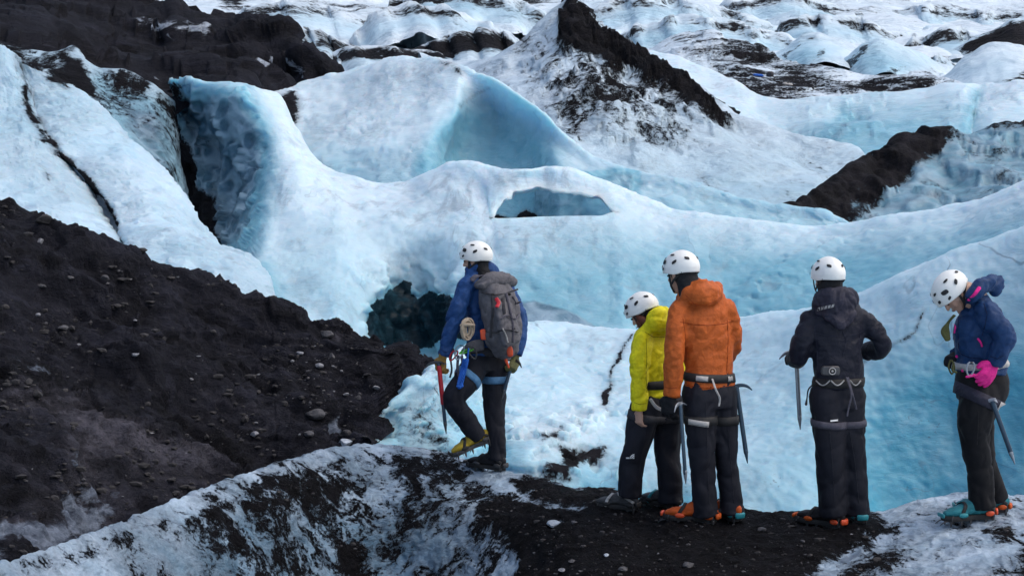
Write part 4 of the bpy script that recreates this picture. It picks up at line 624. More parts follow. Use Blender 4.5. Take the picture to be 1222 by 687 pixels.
M = dict(
    skin=plain('skin', (0.50, 0.30, 0.22), 0.5, 0, 0.12), black=fab('black cloth', (0.010, 0.011, 0.014)), navytrousers=fab('dark navy trouser cloth', (0.011, 0.012, 0.0195), 0.7, bstr=0.16, wrinkle=7),
    blktrousers=fab('black trouser cloth', (0.007, 0.007, 0.009), 0.75, bstr=0.16, wrinkle=7), bluejacket=fab('blue jacket cloth', (0.014, 0.058, 0.19), 0.6), navyjacket=fab('navy jacket cloth', (0.007, 0.036, 0.115), 0.6),
    darkjacket=fab('dark shell jacket cloth', (0.010, 0.0115, 0.022), 0.6), darkhood=fab('dark grey hood cloth', (0.028, 0.028, 0.045), 0.7), orange=fab('orange jacket cloth', (0.46, 0.098, 0.016), 0.6), yellow=fab('yellow jacket cloth', (0.74, 0.66, 0.010), 0.6),
    grey=fab('grey pack cloth', (0.115, 0.112, 0.125), 0.75), dkgrey=fab('dark grey webbing', (0.045, 0.045, 0.052), 0.8), ltgrey=fab('pale grey webbing', (0.42, 0.41, 0.40), 0.8), midgrey=fab('grey webbing', (0.085, 0.082, 0.105), 0.8),
    bluestrap=fab('light blue webbing', (0.10, 0.24, 0.42), 0.7), bluerope=fab('bright blue cord', (0.02, 0.12, 0.50), 0.7), beige=fab('beige rope', (0.45, 0.37, 0.28), 0.9), tan=fab('beige headband cloth', (0.58, 0.40, 0.32), 0.9),
    pink=fab('pink cloth', (0.78, 0.025, 0.26), 0.7), redorange=plain('red orange plastic', (0.75, 0.09, 0.025), 0.45), red=plain('red enamel', (0.48, 0.012, 0.025), 0.35), helmet=plain('white helmet shell', (0.80, 0.82, 0.80), 0.35, 0, 0.05),
    vent=plain('black vent', (0.012, 0.014, 0.018), 0.7), alu=plain('brushed grey alloy', (0.30, 0.335, 0.38), 0.35, 0.55), darkalu=plain('dark blue grey alloy', (0.05, 0.085, 0.125), 0.38, 0.4), steel=plain('crampon steel', (0.10, 0.10, 0.105), 0.45, 0.8), rubber=plain('black rubber', (0.014, 0.014, 0.015), 0.7),
    bootgrey=fab('grey boot leather', (0.055, 0.056, 0.06), 0.6), bootyellow=fab('yellow boot leather', (0.42, 0.30, 0.03), 0.5), bootorange=fab('orange boot', (0.52, 0.09, 0.015), 0.5), bootteal=fab('teal boot', (0.025, 0.19, 0.22), 0.5), bootblack=fab('black boot', (0.016, 0.016, 0.019), 0.6),
    teal=plain('teal plastic', (0.02, 0.25, 0.29), 0.45), hair=fab('reddish brown hair', (0.11, 0.035, 0.022), 0.6), glovetan=fab('tan leather', (0.33, 0.19, 0.05), 0.7), gloveolive=fab('olive leather', (0.14, 0.14, 0.06), 0.7), green=plain('lime green anodised alloy', (0.12, 0.55, 0.05), 0.35, 0.5), olive=fab('olive webbing', (0.09, 0.095, 0.035), 0.8), white=plain('white print', (0.8, 0.8, 0.8), 0.6), eye=plain('dark eye', (0.02, 0.015, 0.012), 0.2), lip=plain('lip', (0.33, 0.11, 0.09), 0.5), lime=plain('lime plastic', (0.45, 0.6, 0.03), 0.45))

def tube(pts, rad, side=(1, 0, 0), n=18, p=2.0, cap=True, flat=False):
    """closed tube through pts; rad = r or (a, b) per point, a along side"""
    pts = [np.array(q, float) for q in pts]
    rad = [(r, r) if np.isscalar(r) else r for r in rad]
    # resample smoothly
    if len(pts) > 2:
        W = np.concatenate([np.array(pts), np.array(rad)], 1)
        t = np.concatenate([[0], np.cumsum(np.maximum(np.linalg.norm(np.diff(np.array(pts), axis=0), axis=1), 1e-4))])
        R, _ = _herm(W, t, [5] * (len(pts) - 1))
        pts, rad = list(R[:, :3]), [tuple(np.maximum(r, 1e-4)) for r in R[:, 3:]]
    k = len(pts); side = np.array(side, float)
    T = []
    for i in range(k):
        d = pts[min(i + 1, k - 1)] - pts[max(i - 1, 0)]; T.append(d / max(np.linalg.norm(d), 1e-9))
    rings = []
    seq = []
    if cap:
        for e in (0.2, 0.6, 0.87): seq.append((0, -math.sqrt(1 - e * e), e))
    seq += [(i, 0, 1) for i in range(k)]
    if cap and not flat:
        for e in (0.87, 0.6, 0.2): seq.append((k - 1, math.sqrt(1 - e * e), e))
    ang = np.linspace(0, 2 * math.pi, n, endpoint=False)
    cs, sn = np.cos(ang), np.sin(ang)
    cs, sn = np.sign(cs) * np.abs(cs) ** (2 / p), np.sign(sn) * np.abs(sn) ** (2 / p)
    for i, off, e in seq:
        t = T[i]; a = side - t * (side @ t)
        if np.linalg.norm(a) < 1e-3: a = np.cross(t, (0.3, 0.5, 0.8))
        a /= np.linalg.norm(a); b = np.cross(t, a)
        ra, rb = rad[i]
        c = pts[i] + t * off * min(ra, rb)
        rings.append(c + np.outer(cs * ra * e, a) + np.outer(sn * rb * e, b))
    V = np.concatenate(rings); Fc = []
    m = len(rings)
    for i in range(m - 1):
        for j in range(n):
            Fc.append((i * n + j, i * n + (j + 1) % n, (i + 1) * n + (j + 1) % n, (i + 1) * n + j))
    Fc.append(tuple(range(n))[::-1]); Fc.append(tuple((m - 1) * n + j for j in range(n)))
    return V, Fc
def ball(c, r3, axes=None, n=16):
    c = np.array(c, float); u = np.linspace(0, math.pi, n // 2 + 1)[1:-1]; v = np.linspace(0, 2 * math.pi, n, endpoint=False)
    A = np.eye(3) if axes is None else np.array(axes, float)
    V = [c + A[2] * r3[2]]
    for a in u:
        for b in v: V.append(c + A[0] * r3[0] * math.sin(a) * math.cos(b) + A[1] * r3[1] * math.sin(a) * math.sin(b) + A[2] * r3[2] * math.cos(a))
    V.append(c - A[2] * r3[2]); Fc = []
    m = len(u)
    for j in range(n):
        Fc.append((0, 1 + j, 1 + (j + 1) % n)); Fc.append((len(V) - 1, 1 + (m - 1) * n + (j + 1) % n, 1 + (m - 1) * n + j))
    for i in range(m - 1):
        for j in range(n): Fc.append((1 + i * n + j, 1 + (i + 1) * n + j, 1 + (i + 1) * n + (j + 1) % n, 1 + i * n + (j + 1) % n))
    return np.array(V), Fc
def join(parts):
    V, Fc, o = [], [], 0
    for v, f in parts:
        V.append(np.asarray(v)); Fc += [tuple(i + o for i in q) for q in f]; o += len(v)
    return np.concatenate(V), Fc
def union(name, parts, voxel=0.01, smooth=3, folds=None, ofs=(0, 0, 0)):
    """parts merged into one continuous surface (voxel union, smoothed, folds pressed in)"""
    V, Fc = join(parts)
    me = mesh_np(name, V, Fc)
    bm = bmesh.new(); bm.from_mesh(me); bmesh.ops.recalc_face_normals(bm, faces=bm.faces); bm.to_mesh(me); bm.free()
    o = bpy.data.objects.new('tmp', me); COL.objects.link(o)
    r = o.modifiers.new('r', 'REMESH'); r.mode = 'VOXEL'; r.voxel_size = voxel
    if smooth:
        s_ = o.modifiers.new('s', 'SMOOTH'); s_.factor = 0.5; s_.iterations = smooth
    dg = DG(); dg.update()
    out = bpy.data.meshes.new_from_object(o.evaluated_get(dg))
    bpy.data.objects.remove(o); bpy.data.meshes.remove(me)
    out.name = name
    if folds is not None:
        co = coords(out); nr = vnormals(out)
        out.vertices.foreach_set('co', (co + nr * folds(co)[:, None]).ravel()); out.update()
    if ofs is not None and np.any(np.array(ofs)):
        co = coords(out) - np.array(ofs); out.vertices.foreach_set('co', co.ravel()); out.update()
    return out
def cloth_folds(amp=1.0, sc=1.0, axis=(1, 1, 1)):
    ax = np.array(axis, float) * sc
    def crease(q): return np.clip(1 - np.abs(perlin(q)) * 5.5, 0, 1) ** 1.3
    def f(co):
        wv = np.stack([fbm(co, 4.0, 2, off=1.7), fbm(co, 4.0, 2, off=6.1), fbm(co, 4.0, 2, off=12.3)], -1) * 0.10
        q = co + wv
        r_ = np.stack([q[:, 0] * .8 + q[:, 2] * .6, q[:, 1], q[:, 2] * .8 - q[:, 0] * .6], -1)
        return amp * (0.011 * fbm(q, 5 * ax, 2, 0.5, False, 2.0) - 0.009 * crease(r_ * (np.array((3.0, 5, 8.5)) * ax) + 3.3) - 0.007 * crease(q * (np.array((7.5, 5, 4.0)) * ax) + 8.1) - 0.0035 * crease(r_ * (np.array((8, 10, 19.)) * ax) + 5.5) + 0.004)
    return f
def hand_parts(w, d, n, size=0.185, curl=0.6, thumb=1, fat=1.0, spread=0.10):
    """w wrist, d towards the fingertips, n out of the back of the hand"""
    w = np.array(w, float); d = np.array(d, float); d /= np.linalg.norm(d)
    n = np.array(n, float); n -= d * (n @ d); n /= np.linalg.norm(n); s = np.cross(d, n)
    L = size; out = [tube([w - d * .03, w + d * .02 * fat, w + d * L * .28, w + d * L * .50], [(.027 * fat, .021 * fat), (.030 * fat, .019 * fat), (.040 * fat, .016 * fat), (.040 * fat, .014 * fat)], s, 14)]
    for i, (off, ln) in enumerate(((-1.5, .40), (-.5, .46), (.5, .43), (1.5, .33))):
        q = w + d * L * .47 + s * off * .0195 * fat; a = 0.0; pts = [q]
        dirn = d + s * off * spread
        for seg, fr in enumerate((.45, .31, .24)):
            a += curl * (0.8, 1.0, 0.8)[seg]
            q = q + (dirn * math.cos(a) - n * math.sin(a)) * L * ln * fr; pts.append(q)
        out.append(tube(pts, [.0098 * fat, .0092 * fat, .0085 * fat, .0075 * fat], s, 10))
    tb = w + d * L * .14 + s * (-thumb) * .028 * fat
    t1 = tb + (d * .55 - s * thumb * .75 - n * .35) * L * .2; t2 = t1 + (d * .85 - s * thumb * .15 - n * .55 * min(1, curl + .4)) * L * .17
    out.append(tube([tb, t1, t2], [.015 * fat, .0115 * fat, .009 * fat], n, 10))
    return out
def frame(f, up=(0, 0, 1), tilt=0.0):
    f = Vector(f).normalized(); r = f.cross(Vector(up)).normalized(); u = r.cross(f)
    if tilt:
        q = Matrix.Rotation(tilt, 3, f); r, u = q @ r, q @ u
    return r, f, u
class HeadFrame:
    def __init__(s, c, f, up=(0, 0, 1), tilt=0.0, k=1.0):
        s.c = np.array(c, float); r, f_, u = frame(f, up, tilt)
        s.A = np.array([r, f_, u]); s.k = k
    def __call__(s, x, y, z): return s.c + s.k * (s.A[0] * x + s.A[1] * y + s.A[2] * z)
def head_parts(H):
    k = H.k; A = H.A
    P_ = [ball(H(0, -.008, .030), (.074 * k, .094 * k, .088 * k), A), tube([H(0, .022, .03), H(0, .036, -.03), H(0, .050, -.088)], [(.064 * k, .062 * k), (.057 * k, .052 * k), (.033 * k, .030 * k)], A[0]),
          tube([H(0, .089, .022), H(0, .100, -.002), H(0, .107, -.022)], [.008 * k, .0095 * k, .0125 * k], A[0], 10), ball(H(0, .084, .034), (.046 * k, .012 * k, .010 * k), A, 10), ball(H(0, .076, -.098), (.018 * k, .016 * k, .016 * k), A, 10), ball(H(0, .086, -.055), (.022 * k, .010 * k, .012 * k), A, 10)]
    for s in (-1, 1):
        P_.append(ball(H(s * .076, -.008, -.004), (.010 * k, .020 * k, .032 * k), A, 10)); P_.append(ball(H(s * .040, .062, -.020), (.022 * k, .020 * k, .020 * k), A, 10))
    return P_
class Person:
    pass
def make_helmet(pr, H, m='helmet'):
    """shell with a dipped rim, a ridge along the crown, dark vents and a chin strap"""
    rx, ry, rz = .107, .133, .118
    def pt(az, el, off=0.0):
        ce = math.cos(el)
        return H(math.sin(az) * ce * (rx + off), -.008 + math.cos(az) * ce * (ry + off), .042 + math.sin(el) * (rz + off))
    def rim(az):
        c = math.cos(az)
        return math.radians(-8 - 14 * (0.5 - 0.5 * c) ** 1.5 + 6 * max(0, c) ** 2 - 5 * math.exp(-((abs(az) - 1.75) / .35) ** 2))
    nA, nE = 56, 20; V = []; Fc = []
    for i in range(nE):
        for j in range(nA):
            az = -math.pi + 2 * math.pi * j / nA; e0 = rim(az); el = e0 + (math.radians(88) - e0) * (i / (nE - 1))
            off = 0.0035 * max(0, math.cos(2.2 * az)) * math.cos(el) * (i > 1) + 0.0025 * math.exp(-(math.sin(az) * math.cos(el) / .14) ** 2) * (i > 3)
            if i == 0: off += 0.004
            V.append(pt(az, el, off))
    for i in range(nE - 1):
        for j in range(nA): Fc.append((i * nA + j, (i + 1) * nA + j, (i + 1) * nA + (j + 1) % nA, i * nA + (j + 1) % nA))
    Fc.append(tuple((nE - 1) * nA + j for j in range(nA))[::-1])
    me = mesh_np('helmet', np.array(V) - pr.base, Fc)
    o = new_obj('helmet', me, pr.o, M[m]); sm = o.modifiers.new('t', 'SOLIDIFY'); sm.thickness = 0.012; sm.offset = -1
    for az, el, wa, we, sk in ((.45, 15, .14, 5.0, .3), (1.10, 27, .23, 7.4, -.6), (1.05, 5, .13, 4.0, .3), (1.9, 18, .17, 5.4, .6), (2.65, 24, .17, 5.2, -.4), (.4, 42, .15, 4.0, .2), (1.7, 47, .17, 4.0, -.3)):
        for s in (-1, 1):
            n = 14; vs, fs = [], []
            for kk, off in ((1.0, 0.0012), (.55, 0.0032)):
                for q in range(n):
                    a = 2 * math.pi * q / n; cx, sy = math.copysign(abs(math.cos(a)) ** .7, math.cos(a)), math.copysign(abs(math.sin(a)) ** .7, math.sin(a))
                    el_ = math.radians(el + we * kk * sy + sk * 5 * cx); vs.append(pt(s * (az + wa * kk * cx / max(.35, math.cos(el_)) * .8), el_, off + .0042))
            for q in range(n): fs.append((q, (q + 1) % n, n + (q + 1) % n, n + q))
            fs.append(tuple(range(n, 2 * n)))
            new_obj('vent', mesh_np('vent', np.array(vs) - pr.base, fs), o, M['vent'])
    st = []
    for s in (-1, 1):
        st.append(tube([pt(s * 1.45, math.radians(-14)), H(s * .078, .030, -.06), H(s * .03, .058, -.105)], [(.009, .002)] * 3, H.A[1], 8)); st.append(tube([pt(s * 2.2, math.radians(-16)), H(s * .081, .0, -.035), H(s * .078, .030, -.06)], [(.009, .002)] * 3, H.A[1], 8))
    v, f = join(st); new_obj('chin_strap', mesh_np('chin_strap', v - pr.base, f), o, M['rubber'])
    return o
def add_mesh(pr, name, parts, m, parent=None, smooth=True):
    v, f = join(parts)
    return new_obj(name, mesh_np(name, v - pr.base, f), parent or pr.o, M[m], smooth)
def garment(pr, name, parts, m, voxel=0.011, smooth=3, folds=None):
    me = union(name, parts, voxel, smooth, folds, pr.base)
    o = new_obj(name, me, pr.o, M[m])
    return o
def bvh_of(o, base):
    me = o.data; co = coords(me) + base
    return BVHTree.FromPolygons([tuple(c) for c in co], [tuple(p.vertices) for p in me.polygons])
def band(pr, bvh, name, m, c, axis, side, hw, rmax, thick=0.006, a0=0, a1=360, n=56, rel=0.004, parent=None, tilt=None):
    """a strap lying on the cloth round a limb or the waist"""
    c = np.array(c, float); ax = np.array(axis, float); ax /= np.linalg.norm(ax)
    s = np.array(side, float); s -= ax * (s @ ax); s /= np.linalg.norm(s); t = np.cross(ax, s)
    full = abs(a1 - a0) >= 360
    V = []; 
    angs = np.radians(np.linspace(a0, a1, n, endpoint=not full))
    R = np.zeros((n, 3))
    for k, v in enumerate((-hw, 0, hw)):
        for i, a in enumerate(angs):
            d = s * math.cos(a) + t * math.sin(a); o_ = c + ax * v
            h = bvh.ray_cast(Vector(o_), Vector(d), rmax)
            R[i, k] = h[3] if h[0] is not None else np.nan
    for k in range(3):
        col = R[:, k]; ok = ~np.isnan(col)
        if ok.any(): col[~ok] = np.interp(np.flatnonzero(~ok), np.flatnonzero(ok), col[ok])
        else: col[:] = rmax * .8
    R = np.maximum(R, R.mean(1, keepdims=True) - .004)
    for _ in range(2): R = (R + np.roll(R, 1, 0) + np.roll(R, -1, 0)) / 3 if full else R
    Fc = []
    for i, a in enumerate(angs):
        d = s * math.cos(a) + t * math.sin(a)
        for k, v in enumerate((-hw, 0, hw)): V.append(c + ax * v + d * (R[i, k] + rel + thick * (0.6 if k != 1 else 1)))
        for k, v in enumerate((-hw, 0, hw)): V.append(c + ax * v + d * (R[i, k] - 0.004))
    m_ = n if full else n - 1
    for i in range(m_):
        a, b = i * 6, ((i + 1) % n) * 6
        Fc += [(a, b, b + 1, a + 1), (a + 1, b + 1, b + 2, a + 2), (a + 2, b + 2, b + 5, a + 5), (a, a + 3, b + 3, b)]
    me = mesh_np(name, np.array(V) - pr.base, Fc)
    return new_obj(name, me, parent or pr.o, M[m])
# boot in its own frame: x to the toe, y sideways, z up, the sole's underside at z = 0
def _boot_meshes():
    up = [tube([(-.075, 0, .060), (-.04, 0, .068), (.02, 0, .070), (.075, 0, .060), (.125, 0, .048), (.175, 0, .042), (.205, 0, .036)], [(.028, .034), (.038, .046), (.040, .05), (.043, .040), (.046, .030), (.041, .025), (.026, .016)], (0, 1, 0), 18, 2.5),
          tube([(-.02, 0, .06), (-.02, 0, .11), (-.02, 0, .15)], [(.042, .050), (.040, .048), (.038, .044)], (0, 1, 0), 18)]
    upper = union('boot', up, 0.0065, 4, lambda co: 0.004 * fbm(co, 28, 3))
    out = [(-.095, .0), (-.085, .026), (-.05, .037), (0, .036), (.05, .036), (.1, .047), (.15, .051), (.195, .042), (.222, .02), (.228, 0)]
    ol = out + [(x, -y) for x, y in out[-2:0:-1]]
    n = len(ol); V = [(x * 1.02, y * 1.05, 0) for x, y in ol] + [(x * 1.03, y * 1.07, .014) for x, y in ol] + [(x, y, .028) for x, y in ol]; Fc = [tuple(range(n))[::-1], tuple(range(2 * n, 3 * n))]
    for l in (0, 1):
        for i in range(n): Fc.append((l * n + i, l * n + (i + 1) % n, (l + 1) * n + (i + 1) % n, (l + 1) * n + i))
    sole = mesh_np('sole', V, Fc)
    rng = [tube([(-.07, 0, -.004), (-.03, 0, -.004), (.05, 0, -.004), (.2, 0, -.004)], [(.036, .004), (.036, .004), (.02, .003), (.044, .004)], (0, 1, 0), 12, 4)]
    for x, y in ((-.075, .03), (-.075, -.03), (-.03, .034), (-.03, -.034), (.07, .038), (.07, -.038), (.13, .044), (.13, -.044), (.19, .036), (.19, -.036)):
        rng.append(tube([(x, y, .008), (x, y, -.012), (x + .003, y, -.036)], [(.010, .003), (.008, .003), (.002, .002)], (1, 0, 0), 8))
    for y in (.028, -.028): rng.append(tube([(.2, y, 0), (.235, y, -.008), (.256, y, -.022)], [(.008, .003), (.006, .003), (.002, .002)], (0, 1, 0), 8))
    for sg in (-1, 1):
        rng.append(tube([(.19, sg * .045, 0), (.19, sg * .05, .02), (.185, sg * .047, .032)], [.004, .004, .003], (1, 0, 0), 8)); rng.append(tube([(-.07, sg * .036, 0), (-.075, sg * .042, .02), (-.08, sg * .036, .05)], [.004, .004, .003], (1, 0, 0), 8))
    v, f = join(rng); cram = mesh_np('crampon', v, f)
    st = [tube([(.13, sg * .05, .012), (.12, sg * .048, .05), (.10, sg * .036, .085), (.095, 0, .100)], [(.011, .003)] * 4, (1, 0, 0), 8) for sg in (-1, 1)] + [tube([(-.08, sg * .035, .05), (-.03, sg * .05, .085), (.03, sg * .045, .105), (.05, 0, .118)], [(.010, .003)] * 4, (0, 0, 1), 8) for sg in (-1, 1)]
    v, f = join(st); strap = mesh_np('strap', v, f)
    v, f = join([tube([(.235, -.03, .03), (.237, 0, .032), (.235, .03, .03)], [(.012, .007)] * 3, (0, 0, 1), 10, 3)])
    toe = mesh_np('toe_bail', v, f)
    v, f = join([tube([(-.098, -.028, .034), (-.112, 0, .036), (-.098, .028, .034)], [(.018, .009)] * 3, (0, 0, 1), 10, 3)])
    heel = mesh_np('heel_bail', v, f)
    gd = [mesh_np('side_guard', *ball((x, y, .032), r_)) for x, y, r_ in ((.12, .051, (.03, .009, .015)), (.12, -.051, (.03, .009, .015)), (-.05, .043, (.028, .008, .016)), (-.05, -.043, (.028, .008, .016)))]
    return [upper, sole, cram, strap, toe, heel] + gd
BOOT = None
def slot(o, m):
    if not o.data.materials: o.data.materials.append(None)
    o.material_slots[0].link = 'OBJECT'; o.material_slots[0].material = M[m]
def boot(pr, pos, d, up=(0, 0, 1), k=1.0, mats=('bootgrey', 'rubber', 'steel', 'rubber', 'redorange', 'redorange'), lift=0.0):
    global BOOT
    if BOOT is None: BOOT = _boot_meshes()
    x = Vector(d).normalized(); y = Vector(up).cross(x).normalized(); z = x.cross(y)
    Mx = Matrix((x, y, z)).transposed().to_4x4(); Mx = Matrix.Translation(Vector(pos) - Vector(pr.base) + z * lift) @ Mx @ Matrix.Scale(k, 4)
    b = None
    for nm, me, mt in zip(('boot', 'sole', 'crampon', 'strap', 'toe_bail', 'heel_bail') + ('side_guard',) * 4, BOOT, tuple(mats) + (mats[4], mats[4], mats[5], mats[5])):
        o = bpy.data.objects.new(nm, me); COL.objects.link(o)
        if len(me.polygons): me.polygons.foreach_set('use_smooth', [nm not in ('sole',)] * len(me.polygons))
        slot(o, mt)
        if b is None: b = o; o.parent = pr.o; o.matrix_basis = Mx
        else: o.parent = b
    return b
def ice_axe(top, bot, pick_dir, label, shaft='darkalu', head='alu', grip=None, group='ice axes carried by the party', spike=True, head_k=1.0):
    """long walking axe; top = head end, bot = spike end"""
    top, bot = np.array(top, float), np.array(bot, float); L = np.linalg.norm(bot - top); z = (top - bot) / L
    x = np.array(pick_dir, float); x -= z * (x @ z); x /= np.linalg.norm(x); y = np.cross(z, x)
    root = bpy.data.objects.new('ice_axe', None); COL.objects.link(root); root.location = bot; root.empty_display_size = 0.1
    tag(root, label, 'ice axe', group)
    def put(nm, parts, m):
        v, f = join(parts); return new_obj(nm, mesh_np(nm, v - bot, f), root, M[m])
    W_ = lambda a, b, c: top + x * a + y * b + z * c
    put('shaft', [tube([W_(0, 0, -.01), bot + z * .07], [(.0155, .0115)] * 2, x, 14)], shaft)
    put('pick', [tube([W_(-.02, 0, 0), W_(.05 * head_k, 0, .006), W_(.11 * head_k, 0, -.004), W_(.165 * head_k, 0, -.035)], [(.006, .015), (.005, .013), (.004, .011), (.0025, .004)], y, 10)], head)
    put('adze', [tube([W_(.0, 0, 0), W_(-.04 * head_k, 0, .002), W_(-.075 * head_k, 0, -.012)], [(.007, .012), (.016, .006), (.028, .003)], y, 10)], head)
    if spike: put('spike', [tube([bot + z * .085, bot + z * .05, bot], [.0155, .011, .003], x, 10)], head)
    if grip: put('grip', [tube([W_(0, 0, -.03), W_(0, 0, -.03) - z * (L * grip[1])], [(.019, .015)] * 2, x, 14)], grip[0])
    return root
FGB = BVHTree.FromPolygons([tuple(v.co) for v in ground_fg.data.vertices], [tuple(p.vertices) for p in ground_fg.data.polygons])
def under(pr, leg, d):
    q = pr.J(*leg[-1][:3]); dv = np.array(d, float); dv[2] = 0; dv /= np.linalg.norm(dv)
    h = FGB.ray_cast(Vector((q[0], q[1], 5)), Vector((0, 0, -1)), 20)[0]
    return np.array((q[0], q[1], h[2])) + dv * .03
def on_ground(px, py):
    a, b = P(px, py, 1.0), P(px, py, 20.0); o = Vector((0, 0, CAM_H))
    h = FGB.ray_cast(o, (b - o).normalized(), 60)
    return np.array(h[0]) if h[0] is not None else np.array(P(px, py, 9.4))
def drop(x, y):
    h = FGB.ray_cast(Vector((x, y, 5)), Vector((0, 0, -1)), 20)
    return np.array(h[0]) if h[0] is not None else None
# ------------------------------------------------------------------ the five people
def person(label, Y0, base):
    pr = Person(); pr.Y0 = Y0; pr.k = Y0 / F; pr.base = np.array(base, float)
    pr.J = lambda px, py, dd=0.0: np.array(P(px, py, Y0 + dd))
    pr.label = label
    return pr
def body(pr, H, neck, torso, arms, legs, side, hands=(), eyes=True):
    k = pr.k; J = pr.J
    parts = head_parts(H)
    parts.append(tube([H(0, -.018, -.02), H(0, -.03, -.08), J(*neck)], [(.055, .06), (.052, .055), (.065, .06)], side))
    parts.append(tube([J(*t[:3]) for t in torso], [(t[3] * k, t[4] * k) for t in torso], side))
    for a in list(arms) + list(legs): parts.append(tube([J(*t[:3]) for t in a], [t[3] * k * (.58 if q < len(a) - 1 else .42) for q, t in enumerate(a)], side))
    for h in hands: parts += h
    me = union('person', parts, 0.0068, 2, None, pr.base)
    o = new_obj('person', me, None, M['skin']); o.location = pr.base; tag(o, pr.label, 'person', 'ice climbers on the glacier')
    pr.o = o
    if eyes:
        for s in (-1, 1):
            v, f = ball(H(s * .031, .086, .010), (.013, .006, .0075), H.A, 10); new_obj('eye', mesh_np('eye', v - pr.base, f), o, M['eye'])
    v, f = tube([H(-.022, .091, -.056), H(0, .098, -.054), H(.022, .091, -.056)], [(.004, .004)] * 3, H.A[2], 8); new_obj('mouth', mesh_np('mouth', v - pr.base, f), o, M['lip'])
    return o
def limb(pr, pts, side): return tube([pr.J(*t[:3]) for t in pts], [t[3] * pr.k for t in pts], side, flat=True)
def trunk(pr, pts, side, p=2.3): return tube([pr.J(*t[:3]) for t in pts], [(t[3] * pr.k, t[4] * pr.k) for t in pts], side, 22, p, flat=True)
def shrink(t, q): return [tuple(x[:3]) + tuple(v * q for v in x[3:]) for x in t]

# ---- the guide, stepping up to the left with a pack
fr = on_ground(590, 562)
g = person('guide in blue jacket and white helmet stepping up, wearing a big grey pack', fr[1], fr)
sG = np.array((.68, .73, 0)); fG = (-.78, .62, 0)
HG = HeadFrame(g.J(568, 312, -.02), (-.90, .42, -.10), k=1.03)
torso = [(572, 326, 0, 16, 10), (575, 338, 0, 25, 13), (577, 360, 0, 26, 15), (577, 385, 0, 23, 14), (577, 410, 0, 23, 15), (578, 432, 0, 24, 16)]
armL = [(558, 341, -.13, 12), (549, 362, -.17, 11.5), (541, 386, -.17, 10.5), (535, 406, -.17, 9.5), (530, 424, -.17, 8)]
armR = [(600, 341, .15, 12), (612, 362, .14, 11), (620, 386, .10, 10.5), (619, 406, .04, 9.5), (615, 424, .0, 8)]
legR = [(590, 436, .06, 17), (590, 462, .05, 15.5), (590, 490, .03, 12.5), (592, 520, .03, 11.5), (593, 548, .03, 11)]
legL = [(568, 436, -.08, 17), (555, 456, -.16, 16), (542, 474, -.20, 13.5), (556, 500, -.10, 12), (571, 521, -.02, 10.5)]
hl = hand_parts(g.J(528, 427, -.17), g.J(525.5, 442, -.16) - g.J(529, 425, -.17), (-.5, -.85, .1), curl=.95, thumb=-1, fat=1.2)
hr = hand_parts(g.J(615, 426, .0), g.J(612, 440, -.03) - g.J(615, 426, 0), (.75, -.6, .1), curl=.9, thumb=1, fat=1.2)
body(g, HG, (572, 328, 0), shrink(torso, .70), [armL, armR], [legR, legL], sG, [hl, hr])
tr = garment(g, 'trousers', [trunk(g, [(577, 405, 0, 22, 14), (578, 425, 0, 24, 16), (578, 443, -.01, 23, 15)], sG), limb(g, legR, sG), limb(g, legL, sG)], 'navytrousers', folds=cloth_folds(1.0, .75, (1.2, 1.2, .6)))
jk = garment(g, 'jacket', [trunk(g, [(571, 321, -.0, 11, 10)] + torso[:-1] + [(577, 424, 0, 25.5, 17)], sG), limb(g, armL, sG), limb(g, armR, sG),
     tube([g.J(560, 326, -.06), g.J(572, 318, -.07), g.J(585, 320, -.02), g.J(592, 329, .05)], [(8 * g.k, 5 * g.k)] * 4, (0, 0, 1)), limb(g, [(561, 332, -.08, 8), (575, 327, -.05, 9), (592, 330, .06, 8)], sG)], 'bluejacket', folds=cloth_folds(1.25))
garment(g, 'balaclava', [ball(HG(0, -.02, .02), (.083, .098, .085), HG.A), tube([HG(0, -.03, 0), HG(0, -.045, -.07), HG(0, -.05, -.13)], [(.078, .075), (.074, .066), (.08, .075)], HG.A[0])], 'black', 0.009)
make_helmet(g, HG)
garment(g, 'glove', hl, 'glovetan', 0.006, 2, lambda co: .0045 + .002 * fbm(co, 40, 2)); garment(g, 'glove', hr, 'gloveolive', 0.006, 2, lambda co: .0045 + .002 * fbm(co, 40, 2))
bt = bvh_of(tr, g.base); bj = bvh_of(jk, g.base)
hn = band(g, bj, 'harness_belt', 'dkgrey', g.J(577, 418, 0), (0, 0, 1), sG, .035, .26)
band(g, bt, 'leg_loop', 'bluestrap', g.J(590, 452, .055), (0, 0, 1), sG, .030, .13)
band(g, bt, 'leg_loop', 'bluestrap', g.J(558, 451, -.14), g.J(569, 436, -.08) - g.J(552, 459, -.17), sG, .028, .13)
boot(g, under(g, legR, (-.86, .48, .02)), (-.86, .48, .02), k=1.12, mats=('bootblack', 'rubber', 'steel', 'rubber', 'steel', 'bootgrey'), lift=.012)
dL = g.J(543, 533, -.06) - g.J(580, 517, .02)
boot(g, g.J(572, 530.5, -.02), dL, k=1.08, mats=('bootyellow', 'bootgrey', 'steel', 'rubber', 'rubber', 'bootgrey'))
